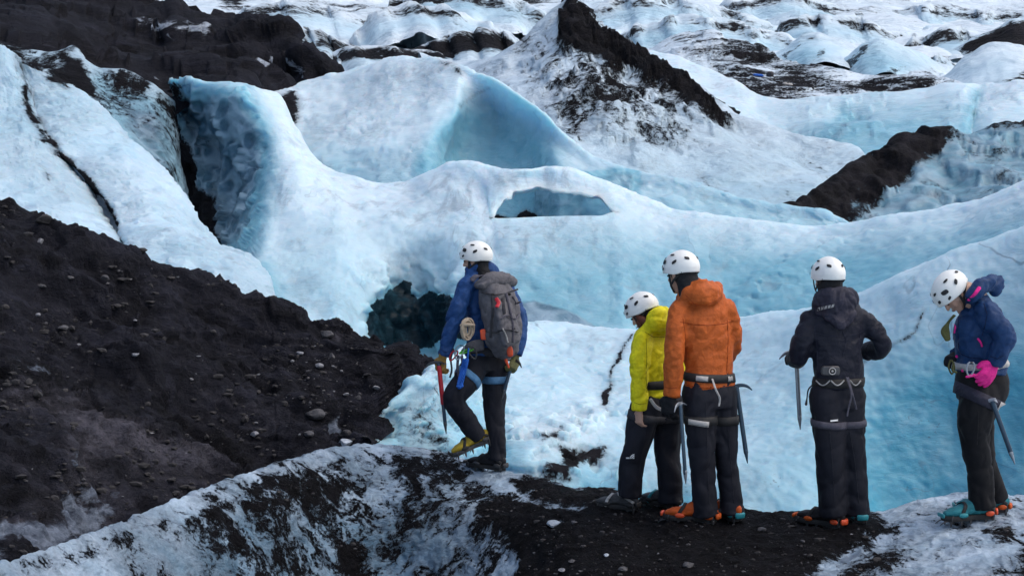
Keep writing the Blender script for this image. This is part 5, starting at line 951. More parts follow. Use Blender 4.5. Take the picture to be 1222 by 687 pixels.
# pack: a thing of its own, on his back
bG = np.array((.73, -.68, 0))
pk = bpy.data.objects.new('backpack', None); COL.objects.link(pk); pk.location = g.J(598, 412, -.15); tag(pk, 'big grey climbing backpack with floppy lid on the back of the blue jacket', 'backpack')
pb = np.array(pk.location)
def pput(nm, me_or, m, parent=None): return new_obj(nm, me_or, parent or pk, M[m])
def pj(px, py, dd): return g.J(px, py, dd)
kk = g.k
bodyp = union('pack_body', [tube([pj(604, 415, -.16), pj(602, 405, -.17), pj(598, 380, -.17), pj(592, 352, -.16), pj(589, 340, -.15)], [(17 * kk, 13 * kk), (23 * kk, 16 * kk), (24.5 * kk, 17 * kk), (23 * kk, 16 * kk), (19.5 * kk, 14 * kk)], sG, 24, 3.2),
     tube([pj(610, 408, -.30), pj(605, 385, -.31), pj(600, 364, -.29)], [(14 * kk, 6 * kk), (15 * kk, 7 * kk), (13 * kk, 5 * kk)], sG, 18, 3)], 0.009, 4, cloth_folds(1.1, .8), pb)
pbo = pput('pack_body', bodyp, 'grey')
lid = union('lid', [tube([pj(573, 341, -.24), pj(582, 335, -.20), pj(597, 333, -.12), pj(608, 336, -.02)], [(6 * kk, 10 * kk), (8.5 * kk, 13 * kk), (9 * kk, 13 * kk), (6 * kk, 10 * kk)], (0, 0, 1), 20, 2.6)], 0.009, 4, cloth_folds(1.3, .9), pb)
pput('lid', lid, 'grey')
bp = BVHTree.FromPolygons([tuple(np.array(v.co) + pb) for v in bodyp.vertices], [tuple(p.vertices) for p in bodyp.polygons])
def on_pack(px, py, out=.013):
    o_ = Vector((0, 0, CAM_H)); d = (P(px, py, 20) - o_).normalized(); h = bp.ray_cast(o_, d, 40)
    q = h[0] if h[0] is not None else P(px, py, g.Y0 - .2)
    return np.array(q) - np.array(d) * out
for nm, px_, m, r in (('strap', [(587, 352), (588, 370), (586, 388), (585, 402)], 'dkgrey', (.010, .004)), ('strap', [(604, 350), (608, 368), (612, 388), (612, 408)], 'midgrey', (.011, .005)), ('strap', [(575, 349), (590, 351), (606, 349), (618, 345)], 'dkgrey', (.010, .004)),
                      ('strap', [(598, 380), (604, 376), (612, 380), (620, 374)], 'midgrey', (.009, .004)), ('strap', [(600, 392), (604, 400), (606, 408)], 'ltgrey', (.006, .004)), ('strap', [(612, 354), (616, 362), (621, 360)], 'midgrey', (.009, .004)), ('strap', [(580, 395), (590, 397), (602, 393), (618, 396)], 'dkgrey', (.009, .004)), ('daisy_chain', [(600, 356), (601, 366), (602, 374)], 'dkgrey', (.014, .004))):
    v, f = tube([on_pack(*q) for q in px_], [r] * len(px_), (1, -.3, 0), 8); pput(nm, mesh_np(nm, v - pb, f), m)
v, f = tube([on_pack(592, 356), on_pack(595, 361), on_pack(593, 366)], [(.016, .005)] * 3, (1, -.3, 0), 10, 4); pput('label_patch', mesh_np('label_patch', v - pb, f), 'red')
for px_, py_ in ((608, 351), (588, 351), (613, 392)):
    v, f = ball(on_pack(px_, py_), (.014, .006, .010), None, 10); pput('buckle', mesh_np('buckle', v - pb, f), 'rubber')
v, f = tube([pj(563, 334, -.21), pj(568, 330, -.2), pj(580, 330, -.18)], [(.022, .008)] * 3, (1, 0, 0), 10); pput('shoulder_strap', mesh_np('shoulder_strap', v - pb, f), 'midgrey')
v, f = tube([pj(576, 411, -.2), pj(562, 414, -.22), pj(552, 420, -.2)], [(.045, .012), (.045, .014), (.02, .01)], (0, 0, 1), 12, 3); pput('hip_belt', mesh_np('hip_belt', v - pb, f), 'grey')
for a in ([(576, 394), (577, 399), (577, 404)], [(605, 411), (608, 417), (609, 424)]):
    q = [pj(x, y, -.26) for x, y in a]; v, f = tube(q, [(.022, .010), (.026, .012), (.022, .010)], (1, 0, 0), 12, 3); pput('tool_sleeve', mesh_np('tool_sleeve', v - pb, f), 'redorange')
# things hanging from the guide
def hang(name, label, cat, parts, m, base, group=None):
    v, f = join(parts); o = new_obj(name, mesh_np(name, v - np.array(base), f), None, M[m]); o.location = base; tag(o, label, cat, group); return o
cc = g.J(558, 392, -.27); coil = []
for i in range(9):
    ph = i * .7; a_, b_ = .030 + .008 * math.sin(ph * 2.1), .070 + .012 * math.cos(ph * 1.7)
    ring = [cc + np.array((math.sin(t) * a_ + .014 * math.sin(ph * 3), -.012 + .016 * math.cos(ph * 2.3) + .02 * math.sin(t), math.cos(t) * b_ + .01 * math.sin(ph))) for t in np.linspace(0, 2 * math.pi, 13)]
    coil.append(tube(ring, [.0085] * 13, (0, 1, 0), 8))
coil.append(tube([cc + np.array((-.05, -.03, .03)), cc + np.array((0, -.045, .035)), cc + np.array((.05, -.02, .03))], [.012, .014, .012], (0, 0, 1), 8))
hang('rope_coil', 'coiled beige rope tucked at the waist below the blue sleeve', 'rope', coil, 'beige', g.J(558, 404, -.27))
def carabiner(c, r, label, m, tilt=0.3, gate_m='steel', group='carabiners clipped to the guide harness', rot=0.0):
    c = np.array(c, float); root = bpy.data.objects.new('carabiner', None); COL.objects.link(root); root.location = c; tag(root, label, 'carabiner', group)
    ex = np.array((math.cos(rot), math.sin(rot), 0)); u = np.array((math.sin(tilt), 0, math.cos(tilt)))
    pts = [c + ex * math.sin(t) * r * .55 * (1 + .25 * math.cos(t)) + u * math.cos(t) * r for t in np.linspace(.5, 2 * math.pi - .35, 16)]
    v, f = tube(pts, [.006] * 16, (0, 1, 0), 8); new_obj('carabiner_body', mesh_np('carabiner_body', v - c, f), root, M[m])
    v, f = tube([pts[0], pts[-1]], [.0045] * 2, (0, 1, 0), 8); new_obj('gate', mesh_np('gate', v - c, f), root, M[gate_m])
carabiner(g.J(556, 419, -.25), .05, 'lime green carabiner on the guide harness under the rope coil', 'green', 1.2)
carabiner(g.J(548, 420, -.25), .06, 'large silver carabiner beside the green one on the guide harness', 'alu', .25)
carabiner(g.J(564, 420, -.26), .055, 'dark steel carabiner hanging right of the green one', 'steel', -.3)
carabiner(g.J(541, 424, -.22), .045, 'small red carabiner nearest the sleeve cuff of the guide', 'red', .5)
kb = g.J(556, 446, -.30); kn = []
for i in range(6):
    a = i * 1.05; pts = [kb + np.array((.018 * math.sin(t * 2 + a), .016 * math.cos(t * 3 + a), .115 - t * .042)) + np.array((-t * .010, 0, 0)) for t in np.linspace(0, 5, 12)]
    kn.append(tube(pts, [.009] * 12, (0, 1, 0), 7))
kn.append(tube([kb + np.array((-.04, 0, -.08)), kb + np.array((-.055, -.005, -.11)), kb + np.array((-.03, .0, -.095))], [.012] * 3, (0, 1, 0), 8)); kn.append(tube([kb + np.array((.01, 0, .1)), kb + np.array((.022, 0, .2))], [.007] * 2, (0, 1, 0), 8))
hang('cord_bundle', 'bundle of knotted bright blue cord hanging on the guide left thigh', 'cord', kn, 'bluerope', kb)
hang('sling', 'black webbing sling looped below the guide belt', 'sling', [tube([g.J(547, 424, -.24), g.J(546, 440, -.25), g.J(549, 452, -.25), g.J(552, 438, -.26), g.J(551, 424, -.25)], [(.011, .004)] * 5, (1, 0, 0), 8)], 'midgrey', g.J(549, 452, -.25))
hang('sling', 'red and black lanyard dangling from the wrist of the guide', 'sling', [tube([g.J(541, 416, -.2), g.J(538, 428, -.2), g.J(539, 442, -.2), g.J(537, 450, -.2)], [(.008, .004)] * 4, (1, 0, 0), 8)], 'dkgrey', g.J(537, 450, -.2))
hang('ice_screw', 'red handled ice screw on the right of the guide harness', 'ice screw', [tube([g.J(602, 420, -.22), g.J(604, 430, -.22), g.J(607, 438, -.21)], [.011, .011, .008], (1, 0, 0), 8)], 'redorange', g.J(607, 438, -.21))
ice_axe(g.J(523.5, 433, -.19), g.J(532.5, 517, -.19), (-.9, .3, 0), 'ice axe with red upper shaft in the gloved left hand of the guide', 'darkalu', 'steel', ('red', .52), head_k=.75)
ice_axe(g.J(612, 430, -.02), g.J(598, 478, -.06), (.8, -.5, 0), 'short grey ice axe in the olive glove of the guide', 'darkalu', 'steel', head_k=.6)

# ---- woman in yellow
fl, frr = on_ground(742, 605), on_ground(798, 612)
y = person('woman in bright yellow jacket and tilted white helmet looking down', (fl[1] + frr[1]) / 2, (fl + frr) / 2)
J = y.J; sY = np.array((.72, .69, 0)); k = y.k
HY = HeadFrame(J(768, 375, -.03), (-.72, .58, -.55), tilt=-.08, k=.98)
torso = [(784, 386, 0, 17, 12), (783, 398, 0, 25, 15), (783, 425, 0, 26, 17), (783, 450, 0, 25, 17), (784, 478, 0, 27, 19)]
armL = [(768, 402, -.12, 13), (764, 425, -.16, 12.5), (763, 450, -.17, 11.5), (763, 472, -.17, 10.5), (763, 489, -.17, 9)]
armR = [(802, 402, .14, 13), (808, 425, .16, 12), (806, 450, .16, 11), (800, 465, .22, 10), (792, 470, .28, 9)]
legL = [(772, 484, -.06, 20), (765, 510, -.08, 18.5), (757, 538, -.08, 15.5), (753, 562, -.06, 15), (751, 592, -.04, 15)]
legR = [(797, 484, .06, 20), (797, 510, .06, 18), (797, 538, .05, 15.5), (799, 565, .03, 15), (800, 600, .02, 15)]
hl = hand_parts(J(763, 489, -.17), J(762, 505, -.18) - J(763, 489, -.17), (-.75, -.6, 0), .165, curl=.75, thumb=-1)
hr = hand_parts(J(792, 470, .28), J(780, 468, .34) - J(792, 470, .28), (0, 0, 1), .165, curl=.8, thumb=1)
body(y, HY, (783, 390, 0), shrink(torso, .70), [armL, armR], [legL, legR], sY, [hl, hr])
tr = garment(y, 'trousers', [trunk(y, [(784, 466, 0, 24, 17), (784, 486, 0, 27, 19), (784, 500, 0, 25, 17)], sY), limb(y, legL, sY), limb(y, legR, sY)], 'navytrousers', folds=cloth_folds(1.0, .75, (1.2, 1.2, .6)))
jk = garment(y, 'jacket', [trunk(y, [(783, 380, 0, 12, 11)] + torso[:-1] + [(783, 474, 0, 27, 19)], sY), limb(y, armL, sY), limb(y, armR, sY),
      tube([J(772, 393, -.12), J(781, 384, -.16), J(793, 382, -.10), J(803, 387, .02), J(800, 394, .1)], [(9 * k, 8 * k), (14 * k, 9 * k), (16 * k, 10 * k), (13 * k, 8 * k), (9 * k, 7 * k)], (0, 0, 1)), ball(J(789, 377, -.05), (12 * k, 13 * k, 13 * k))], 'yellow', folds=cloth_folds(1.2, .8))
garment(y, 'cap', [ball(HY(0, -.02, .025), (.083, .098, .085), HY.A), tube([HY(0, -.035, 0), HY(0, -.05, -.05)], [(.08, .07), (.06, .055)], HY.A[0])], 'black', .009)
garment(y, 'hair', [tube([HY(-.085, -.0, .0), HY(-.082, -.03, -.05), HY(-.07, -.04, -.12)], [.018, .024, .014], HY.A[1]), tube([HY(-.075, .03, .01), HY(-.078, .02, -.05), HY(-.07, .01, -.10)], [.012, .016, .010], HY.A[1]), tube([HY(.07, -.03, -.02), HY(.07, -.05, -.11)], [.025, .018], HY.A[1])], 'hair', .007, 2, lambda co: .004 * fbm(co, (60, 60, 15), 3))
make_helmet(y, HY)
bt, bj = bvh_of(tr, y.base), bvh_of(jk, y.base)
band(y, bj, 'harness_belt', 'rubber', J(783, 457, 0), (0, 0, 1), sY, .030, .26)
band(y, bt, 'leg_loop', 'dkgrey', J(770, 497, -.07), (.2, 0, 1), sY, .028, .15); band(y, bt, 'leg_loop', 'dkgrey', J(797, 497, .06), (0, 0, 1), sY, .028, .15)
def on_obj(bv, px, py, out=.005):
    o_ = Vector((0, 0, CAM_H)); d = (P(px, py, 20) - o_).normalized(); h = bv.ray_cast(o_, d, 40)
    return None if h[0] is None else np.array(h[0]) - np.array(d) * out
def on_any(bvs, px, py, out=.005):
    c = [q for q in (on_obj(v, px, py, out) for v in bvs) if q is not None]
    return min(c, key=lambda q: q[1]) if c else None
def patch_on(pr, bv, name, pxs, m, out=.005, parent=None, grid=1):
    vs = [on_obj(bv, *q, out) for q in pxs]; vs = [v for v in vs if v is not None]
    if len(vs) > 2: new_obj(name, mesh_np(name, np.array(vs) - pr.base, [tuple(range(len(vs)))]), parent or pr.o, M[m], False)
# small white arched emblem on the trouser thigh, three nested quarter arcs
def arc(cx, cy, r0, r1, q=6): return [(cx - r1 * math.cos(a), cy - r1 * math.sin(a)) for a in np.linspace(0, math.pi / 2, q)] + [(cx - r0 * math.cos(a), cy - r0 * math.sin(a)) for a in np.linspace(math.pi / 2, 0, q)]
for r0, r1 in ((0.2, 1.8), (2.4, 3.7), (4.3, 5.6)): patch_on(y, bt, 'emblem', arc(757, 547, r0, r1), 'white')
patch_on(y, bt, 'emblem', [(747, 545.2), (751, 545.2), (751, 547), (747, 547)], 'white')
boot(y, under(y, legL, (-.8, .45, 0)), (-.80, .45, -.03), k=1.02, mats=('bootgrey', 'rubber', 'steel', 'ltgrey', 'rubber', 'rubber'), lift=.014)
boot(y, under(y, legR, (-.72, .65, 0)), (-.72, .65, .0), k=1.02, mats=('bootgrey', 'rubber', 'steel', 'teal', 'rubber', 'rubber'), lift=.014)
hang('ice_axe_sling', 'pale strap loop on the yellow jacket harness beside the bare hand', 'sling', [tube([J(776, 476, -.2), J(784, 486, -.22), J(796, 490, -.20)], [(.012, .004)] * 3, (0, 0, 1), 8)], 'ltgrey', J(784, 486, -.22))

# ---- man in orange
fl, frr = on_ground(838, 622), on_ground(873, 621)
o_ = person('tall man in orange jacket and white helmet seen from behind', (fl[1] + frr[1]) / 2, (fl + frr) / 2)
J = o_.J; sO = np.array((.90, .44, 0)); k = o_.k
HO = HeadFrame(J(813, 328, .0), (-.62, .76, -.22), k=1.03)
torso = [(829, 350, 0, 20, 13), (836, 363, 0, 30, 17), (840, 378, 0, 35, 20), (843, 405, 0, 34, 21), (846, 432, 0, 31, 19), (847, 455, 0, 30, 20)]
armL = [(812, 369, -.08, 13.5), (807, 392, -.13, 13.5), (805, 420, -.15, 13), (803, 446, -.15, 12), (801, 473, -.14, 10)]
armR = [(866, 369, .06, 13.5), (872, 390, .08, 13.5), (875, 410, .11, 12.5), (870, 422, .22, 11), (862, 428, .34, 10)]
legL = [(834, 470, -.04, 21), (835, 505, -.05, 19), (838, 548, -.05, 15.5), (840, 580, -.04, 15.5), (842, 615, -.03, 16.5)]
legR = [(860, 470, .05, 20.5), (863, 505, .05, 18), (867, 548, .04, 15), (871, 580, .03, 14), (874, 613, .02, 15.5)]
hl = hand_parts(J(800, 473, -.14), J(797, 500, -.13) - J(800, 473, -.14), (-.6, -.75, 0), .20, curl=.55, thumb=-1, fat=1.45)
hr = hand_parts(J(862, 428, .34), J(845, 428, .38) - J(862, 428, .34), (0, 0, 1), .19, curl=.8, thumb=1, fat=1.2)
body(o_, HO, (828, 350, 0), shrink(torso, .70), [armL, armR], [legL, legR], sO, [hl, hr])
tr = garment(o_, 'trousers', [trunk(o_, [(847, 448, 0, 30, 20), (847, 468, 0, 34, 23), (848, 486, 0, 33, 22)], sO), limb(o_, legL, sO), limb(o_, legR, sO)], 'navytrousers', folds=cloth_folds(1.0, .75, (1.2, 1.2, .6)))
jk = garment(o_, 'jacket', [trunk(o_, [(826, 342, .0, 13, 12)] + torso[:-1] + [(847, 462, 0, 33, 22)], sO), limb(o_, armL, sO), limb(o_, armR, sO),
      tube([J(813, 357, -.04), J(824, 352, -.13), J(842, 352, -.14), J(854, 349, -.04), J(856, 345, .08)], [(9 * k, 6 * k), (12 * k, 7 * k), (13 * k, 8 * k), (12 * k, 7 * k), (9 * k, 6 * k)], (0, 0, 1)),
      tube([J(815, 350, -.02), J(826, 342, -.12), J(838, 337, -.13), J(850, 344, -.03)], [(7 * k, 4 * k)] * 4, (0, 0, 1)), limb(o_, [(820, 360, -.02, 12), (840, 360, .02, 14), (862, 364, .06, 13)], sO)], 'orange', folds=cloth_folds(1.15, .8))
garment(o_, 'balaclava', [ball(HO(0, -.022, .02), (.085, .10, .088), HO.A), tube([HO(0, -.035, 0), HO(0, -.05, -.06), HO(0, -.06, -.13)], [(.085, .08), (.08, .072), (.085, .08)], HO.A[0])], 'black', .009)
make_helmet(o_, HO)
garment(o_, 'glove', hl, 'black', .007, 2, lambda co: .0045 + .002 * fbm(co, 40, 2)); garment(o_, 'glove', hr, 'black', .007, 2, lambda co: .0045 + .002 * fbm(co, 40, 2))
bt, bj = bvh_of(tr, o_.base), bvh_of(jk, o_.base)
band(o_, bj, 'harness_belt', 'rubber', J(847, 449, 0), (0.06, 0, 1), sO, .028, .30)
for a0, a1 in ((-155, -128), (-62, -38)): band(o_, bj, 'belt_pad', 'ltgrey', J(847, 449, 0), (0.06, 0, 1), sO, .017, .31, rel=.010, a0=a0, a1=a1, n=10)
band(o_, bt, 'leg_loop', 'rubber', J(835, 500, -.045), (0, 0, 1), sO, .030, .155); band(o_, bt, 'leg_loop', 'rubber', J(865, 500, .05), (0, 0, 1), sO, .030, .155)
band(o_, bt, 'leg_loop_pad', 'ltgrey', J(834, 502, -.045), (.12, 0, 1), sO, .019, .16, rel=.009, a0=-160, a1=-92, n=14)
hang('sling', 'pale cord strap running from the black belt down the orange jacket wearer seat', 'sling', [tube([on_obj(bj, 850, 452, .02), J(854, 464, -.20), J(859, 476, -.19), J(858, 484, -.18)], [(.007, .003)] * 4, (1, 0, 0), 8)], 'ltgrey', J(858, 484, -.18))
boot(o_, under(o_, legL, (-.92, .3, 0)), (-.92, .30, .0), k=1.14, mats=('bootorange', 'rubber', 'steel', 'rubber', 'redorange', 'bootorange'), lift=.014)
boot(o_, under(o_, legR, (-.5, .8, 0)), (-.50, .80, .0), k=1.12, mats=('bootorange', 'rubber', 'steel', 'rubber', 'redorange', 'teal'), lift=.014)
ice_axe(J(812, 482, -.20), J(818.5, 577, -.20), (-.5, -.8, 0), 'dark ice axe hanging beside the black glove of the orange jacket wearer', 'darkalu', 'alu', head_k=.6)
ice_axe(J(879, 461, .05), J(892, 552, .03), (.95, -.2, -.1), 'dark ice axe hanging on the right hip of the orange jacket wearer', 'darkalu', 'darkalu', head_k=.6)

# ---- person in black
fl, frr = on_ground(994, 626), on_ground(1026, 627)
b = person('person in black shell jacket and white helmet standing with back turned', (fl[1] + frr[1]) / 2, (fl + frr) / 2)
J = b.J; sB = np.array((.98, .17, 0)); k = b.k
HB = HeadFrame(J(988, 335, .0), (-.25, .95, -.12), k=1.0)
torso = [(995, 362, 0, 20, 14), (997, 374, 0, 32, 19), (998, 388, 0, 35, 20), (999, 410, 0, 33, 20), (1000, 438, 0, 31, 20), (1000, 462, 0, 31, 20)]
armL = [(967, 382, .0, 13.5), (959, 402, -.03, 13), (952, 424, .0, 12.5), (951, 429, .08, 12), (949, 428, .2, 10.5)]
armR = [(1030, 381, .03, 13.5), (1044, 396, .02, 13), (1052, 411, .03, 12.5), (1046, 418, .12, 12.5), (1033, 418, .22, 11)]
legL = [(986, 472, -.02, 21), (988, 505, -.03, 20), (991, 548, -.03, 17), (993, 580, -.02, 16.5), (995, 615, -.02, 16.5)]
legR = [(1012, 472, .03, 21), (1013, 505, .03, 19), (1018, 548, .03, 16), (1021, 580, .02, 15.5), (1024, 614, .02, 16)]
hl = hand_parts(J(949, 428, .17), J(946, 424, .28) - J(949, 428, .17), (0, -.2, 1), .18, curl=.9, thumb=-1, fat=1.25)
hr = hand_parts(J(1035, 418, .2), J(1020, 416, .28) - J(1035, 418, .2), (0, -.3, 1), .18, curl=.9, thumb=1, fat=1.25)
body(b, HB, (994, 360, 0), shrink(torso, .70), [armL, armR], [legL, legR], sB, [hl, hr], eyes=True)
tr = garment(b, 'trousers', [trunk(b, [(1000, 452, 0, 28, 19), (1000, 470, 0, 31, 21), (1000, 486, 0, 30, 20)], sB), limb(b, legL, sB), limb(b, legR, sB)], 'navytrousers', folds=cloth_folds(1.0, .75, (1.2, 1.2, .6)))
jk = garment(b, 'jacket', [trunk(b, [(994, 354, .0, 14, 13)] + torso[:-1] + [(1000, 463, 0, 31, 21)], sB), limb(b, armL, sB), limb(b, armR, sB), limb(b, [(974, 376, .0, 12), (998, 374, .02, 14), (1024, 374, .03, 12)], sB)], 'darkjacket', folds=cloth_folds(1.25, .85))
hd = garment(b, 'hood', [tube([J(976, 366, .05), J(980, 362, -.07), J(996, 358, -.13), J(1012, 358, -.08), J(1017, 362, .04)], [(13 * k, 7 * k), (15 * k, 8 * k), (17 * k, 9 * k), (15 * k, 8 * k), (12 * k, 7 * k)], (0, 0, 1)), tube([J(984, 352, -.03), J(998, 349, -.08), J(1012, 352, -.02)], [(6 * k, 5 * k)] * 3, (0, 0, 1)), tube([J(988, 374, -.12), J(1004, 382, -.13), J(1016, 372, -.08)], [(8 * k, 5 * k), (10 * k, 5 * k), (8 * k, 5 * k)], (0, 0, 1))], 'darkhood', .009, 2, cloth_folds(1.7, 1.2))
hb = bvh_of(hd, b.base)
for q in range(5): patch_on(b, hb, 'hood_print', [(975 + q * 4.2, 371 - q * 1.0), (978.2 + q * 4.2, 370.2 - q * 1.0), (979 + q * 4.2, 366.2 - q * .9), (976 + q * 4.2, 367 - q * .9)], 'ltgrey')
garment(b, 'balaclava', [ball(HB(0, -.015, .015), (.086, .102, .09), HB.A), tube([HB(0, -.02, 0), HB(0, -.03, -.07), HB(0, -.04, -.14)], [(.088, .09), (.082, .082), (.085, .082)], HB.A[0])], 'black', .009)
make_helmet(b, HB)
garment(b, 'glove', hl, 'black', .007, 2, lambda co: .0045 + .002 * fbm(co, 40, 2)); garment(b, 'glove', hr, 'black', .007, 2, lambda co: .0045 + .002 * fbm(co, 40, 2))
bt, bj = bvh_of(tr, b.base), bvh_of(jk, b.base)
band(b, bj, 'harness_belt', 'rubber', J(1000, 455, 0), (0, 0, 1), sB, .030, .30)
for x0, x1 in ((974, 990), (992, 1007), (1015, 1027)):
    q = [on_obj(bj, x0 + (x1 - x0) * t, 454 + 5.5 * math.sin(math.pi * t) , .016) for t in np.linspace(0, 1, 7)]; q = [v for v in q if v is not None]
    if len(q) > 2: add_mesh(b, 'gear_loop', [tube(q, [.0042] * len(q), (0, 1, 0), 8)], 'ltgrey')
band(b, bt, 'leg_loop', 'midgrey', J(988, 505, -.03), (0.05, 0, 1), sB, .024, .15); band(b, bt, 'leg_loop', 'midgrey', J(1013, 504, .03), (-.04, 0, 1), sB, .022, .14)
patch_on(b, bt, 'tag', [(991, 501), (1000, 500), (1000, 502), (991, 503)], 'white', .02)
cm = bpy.data.objects.new('camera_case', None); COL.objects.link(cm); cpos = on_obj(bj, 991, 442, .03); cm.location = cpos; tag(cm, 'small compact camera with round silver lens hung at the back of the black jacket', 'camera')
v, f = tube([cpos + (-.045, 0, 0), cpos + (.045, -.004, 0)], [(.032, .018)] * 2, (0, 0, 1), 20, 5); new_obj('camera_body', mesh_np('camera_body', v - cpos, f), cm, M['steel'])
v, f = tube([cpos + (.006, -.01, 0), cpos + (.006, -.03, 0)], [.023] * 2, (1, 0, 0), 20, cap=False); new_obj('lens', mesh_np('lens', v - cpos, f), cm, M['rubber'])
v, f = tube([cpos + (.006 + .021 * math.cos(a), -.032, .021 * math.sin(a)) for a in np.linspace(0, 2 * math.pi, 20)], [.0035] * 20, (0, 1, 0), 8); new_obj('lens_ring', mesh_np('lens_ring', v - cpos, f), cm, M['ltgrey'])
v, f = ball(cpos + (.006, -.032, 0), (.008, .003, .008), None, 10); new_obj('lens_cap', mesh_np('lens_cap', v - cpos, f), cm, M['ltgrey'])
hang('sling', 'two thin grey straps hanging from the belt of the black jacket wearer', 'sling', [tube([on_obj(bj, 1010, 450, .02), J(1016, 470, -.17), J(1012, 490, -.16), J(1011, 496, -.16)], [(.006, .003)] * 4, (1, 0, 0), 8), tube([on_obj(bj, 1012, 450, .02), J(1018, 472, -.17), J(1022, 488, -.15)], [(.006, .003)] * 3, (1, 0, 0), 8)], 'midgrey', J(1012, 490, -.16))
hang('cord', 'black cord with a toggle dangling beside the left hip of the black jacket wearer', 'cord', [tube([J(972, 457, -.05), J(965, 464, -.06), J(963, 475, -.06), J(962, 482, -.06)], [.005, .005, .005, .009], (1, 0, 0), 8)], 'rubber', J(962, 482, -.06))
bm_ = ('bootorange', 'rubber', 'steel', 'rubber', 'redorange', 'redorange')
boot(b, under(b, legL, (-.72, .62, 0)), (-.72, .62, .0), k=1.1, mats=('bootblack', 'rubber', 'steel', 'rubber', 'bootorange', 'redorange'), lift=.014)
boot(b, under(b, legR, (-.15, .95, 0)), (-.15, .95, .0), k=1.1, mats=('bootblack', 'rubber', 'steel', 'teal', 'redorange', 'teal'), lift=.014)
ice_axe(J(950, 420, .22), J(955, 512, .22), (-.95, -.2, 0), 'slim silver ice axe held upright in the left hand of the black jacket wearer', 'alu', 'alu', head_k=.75)

# ---- woman in navy, in profile
fl, frr = on_ground(1172, 617), on_ground(1198, 606)
w_ = person('woman in navy blue jacket bowing her head with a pink gloved hand on her hip', fl[1], fl)
J = w_.J; sW = np.array((-.25, -.97, 0)); k = w_.k
HW = HeadFrame(J(1139, 351, .0), (-.58, -.10, -.86), tilt=.05, k=1.0)
torso = [(1163, 358, 0, 15, 14), (1168, 372, 0, 25, 23), (1168, 392, 0, 29, 29), (1169, 412, 0, 28, 30), (1170, 430, 0, 27, 30), (1170, 446, 0, 28, 30)]
armN = [(1178, 374, -.14, 16), (1190, 388, -.20, 15), (1199, 401, -.23, 13.5), (1192, 420, -.22, 12), (1186, 435, -.20, 10)]
armF = [(1166, 374, .16, 15), (1154, 396, .22, 14), (1148, 418, .22, 12), (1140, 424, .16, 10)]
legN = [(1169, 470, -.07, 24), (1163, 500, -.08, 21), (1163, 530, -.06, 17.5), (1169, 562, -.04, 15.5), (1173, 604, -.02, 17)]
legF = [(1172, 470, .09, 22), (1167, 500, .10, 20), (1168, 530, .11, 17), (1178, 562, .13, 14.5), (1190, 596, .15, 14)]
hn_ = hand_parts(J(1186, 434, -.20), J(1177, 449, -.22) - J(1186, 434, -.20), (.3, -.95, 0), .18, curl=.35, thumb=-1, fat=1.35)
hf = hand_parts(J(1140, 424, .16), J(1134, 430, .06) - J(1140, 424, .16), (0, 0, 1), .17, curl=.9, thumb=1, fat=1.2)
body(w_, HW, (1160, 362, 0), shrink(torso, .70), [armN, armF], [legN, legF], sW, [hn_, hf])
tr = garment(w_, 'trousers', [trunk(w_, [(1170, 440, 0, 26, 28), (1171, 458, 0, 28, 32), (1170, 478, 0, 27, 28)], sW), limb(w_, legN, sW), limb(w_, legF, sW)], 'blktrousers', folds=cloth_folds(1.0, .75, (1.2, 1.2, .6)))
jk = garment(w_, 'jacket', [trunk(w_, [(1157, 357, .0, 12, 11)] + torso[:-1] + [(1169, 444, 0, 29, 31)], sW), limb(w_, armN, sW), limb(w_, armF, sW)], 'navyjacket', folds=cloth_folds(1.4, .9))
hd_w = garment(w_, 'hood', [tube([J(1160, 354, -.13), J(1172, 342, -.10), J(1184, 338, -.02), J(1184, 338, .06), J(1172, 342, .12)], [(8 * k, 6.5 * k), (10 * k, 7.5 * k), (11 * k, 9 * k), (10 * k, 8 * k), (8 * k, 6.5 * k)], (0, 0, 1)), tube([J(1166, 347, -.1), J(1180, 336, -.05), J(1191, 336, .02), J(1186, 346, .0)], [(7 * k, 6 * k), (8 * k, 7 * k), (9 * k, 8 * k), (7 * k, 8 * k)], (0, 0, 1))], 'navyjacket', .010, 3, cloth_folds(1.6, 1.0))
garment(w_, 'headband', [ball(HW(0, -.022, .01), (.086, .10, .085), HW.A), tube([HW(0, -.04, -.0), HW(0, -.06, -.06), HW(0, -.065, -.13)], [(.086, .075), (.078, .066), (.085, .075)], HW.A[0])], 'tan', .009, 2, cloth_folds(.8, 2.0))
make_helmet(w_, HW)
garment(w_, 'glove', hn_, 'pink', .007, 2, lambda co: .0045 + .002 * fbm(co, 40, 2)); garment(w_, 'glove', hf, 'black', .007, 2, lambda co: .0045 + .002 * fbm(co, 40, 2))
bt, bj = bvh_of(tr, w_.base), bvh_of(jk, w_.base); bh = bvh_of(hd_w, w_.base)
for nm, pp, m, r in (('zip', [(1139, 387), (1140, 391), (1139, 397)], 'pink', (.006, .004)), ('zip', [(1167, 404), (1170, 408), (1172, 413)], 'pink', (.007, .004)), ('collar_trim', [(1169, 343), (1163, 351), (1156, 358)], 'pink', (.012, .006))):
    q = [on_any((bj, bh), *t, .008) for t in pp]; q = [v if v is not None else J(*t, -.2) for v, t in zip(q, pp)]
    add_mesh(w_, nm, [tube(q, [r] * 3, (1, 0, 0), 8)], m)
for px_, py_ in ((1142, 425), (1149, 442)):
    v = on_obj(bj, px_, py_, .006)
    if v is not None: add_mesh(w_, 'pocket_toggle', [ball(v, (.012, .006, .010), None, 10)], 'pink')
band(w_, bj, 'harness_belt', 'ltgrey', J(1170, 434, 0), (-.08, 0, 1), sW, .020, .30)
band(w_, bt, 'leg_loop', 'darkhood', J(1168, 474, -.06), (.45, 0, 1), sW, .040, .18)
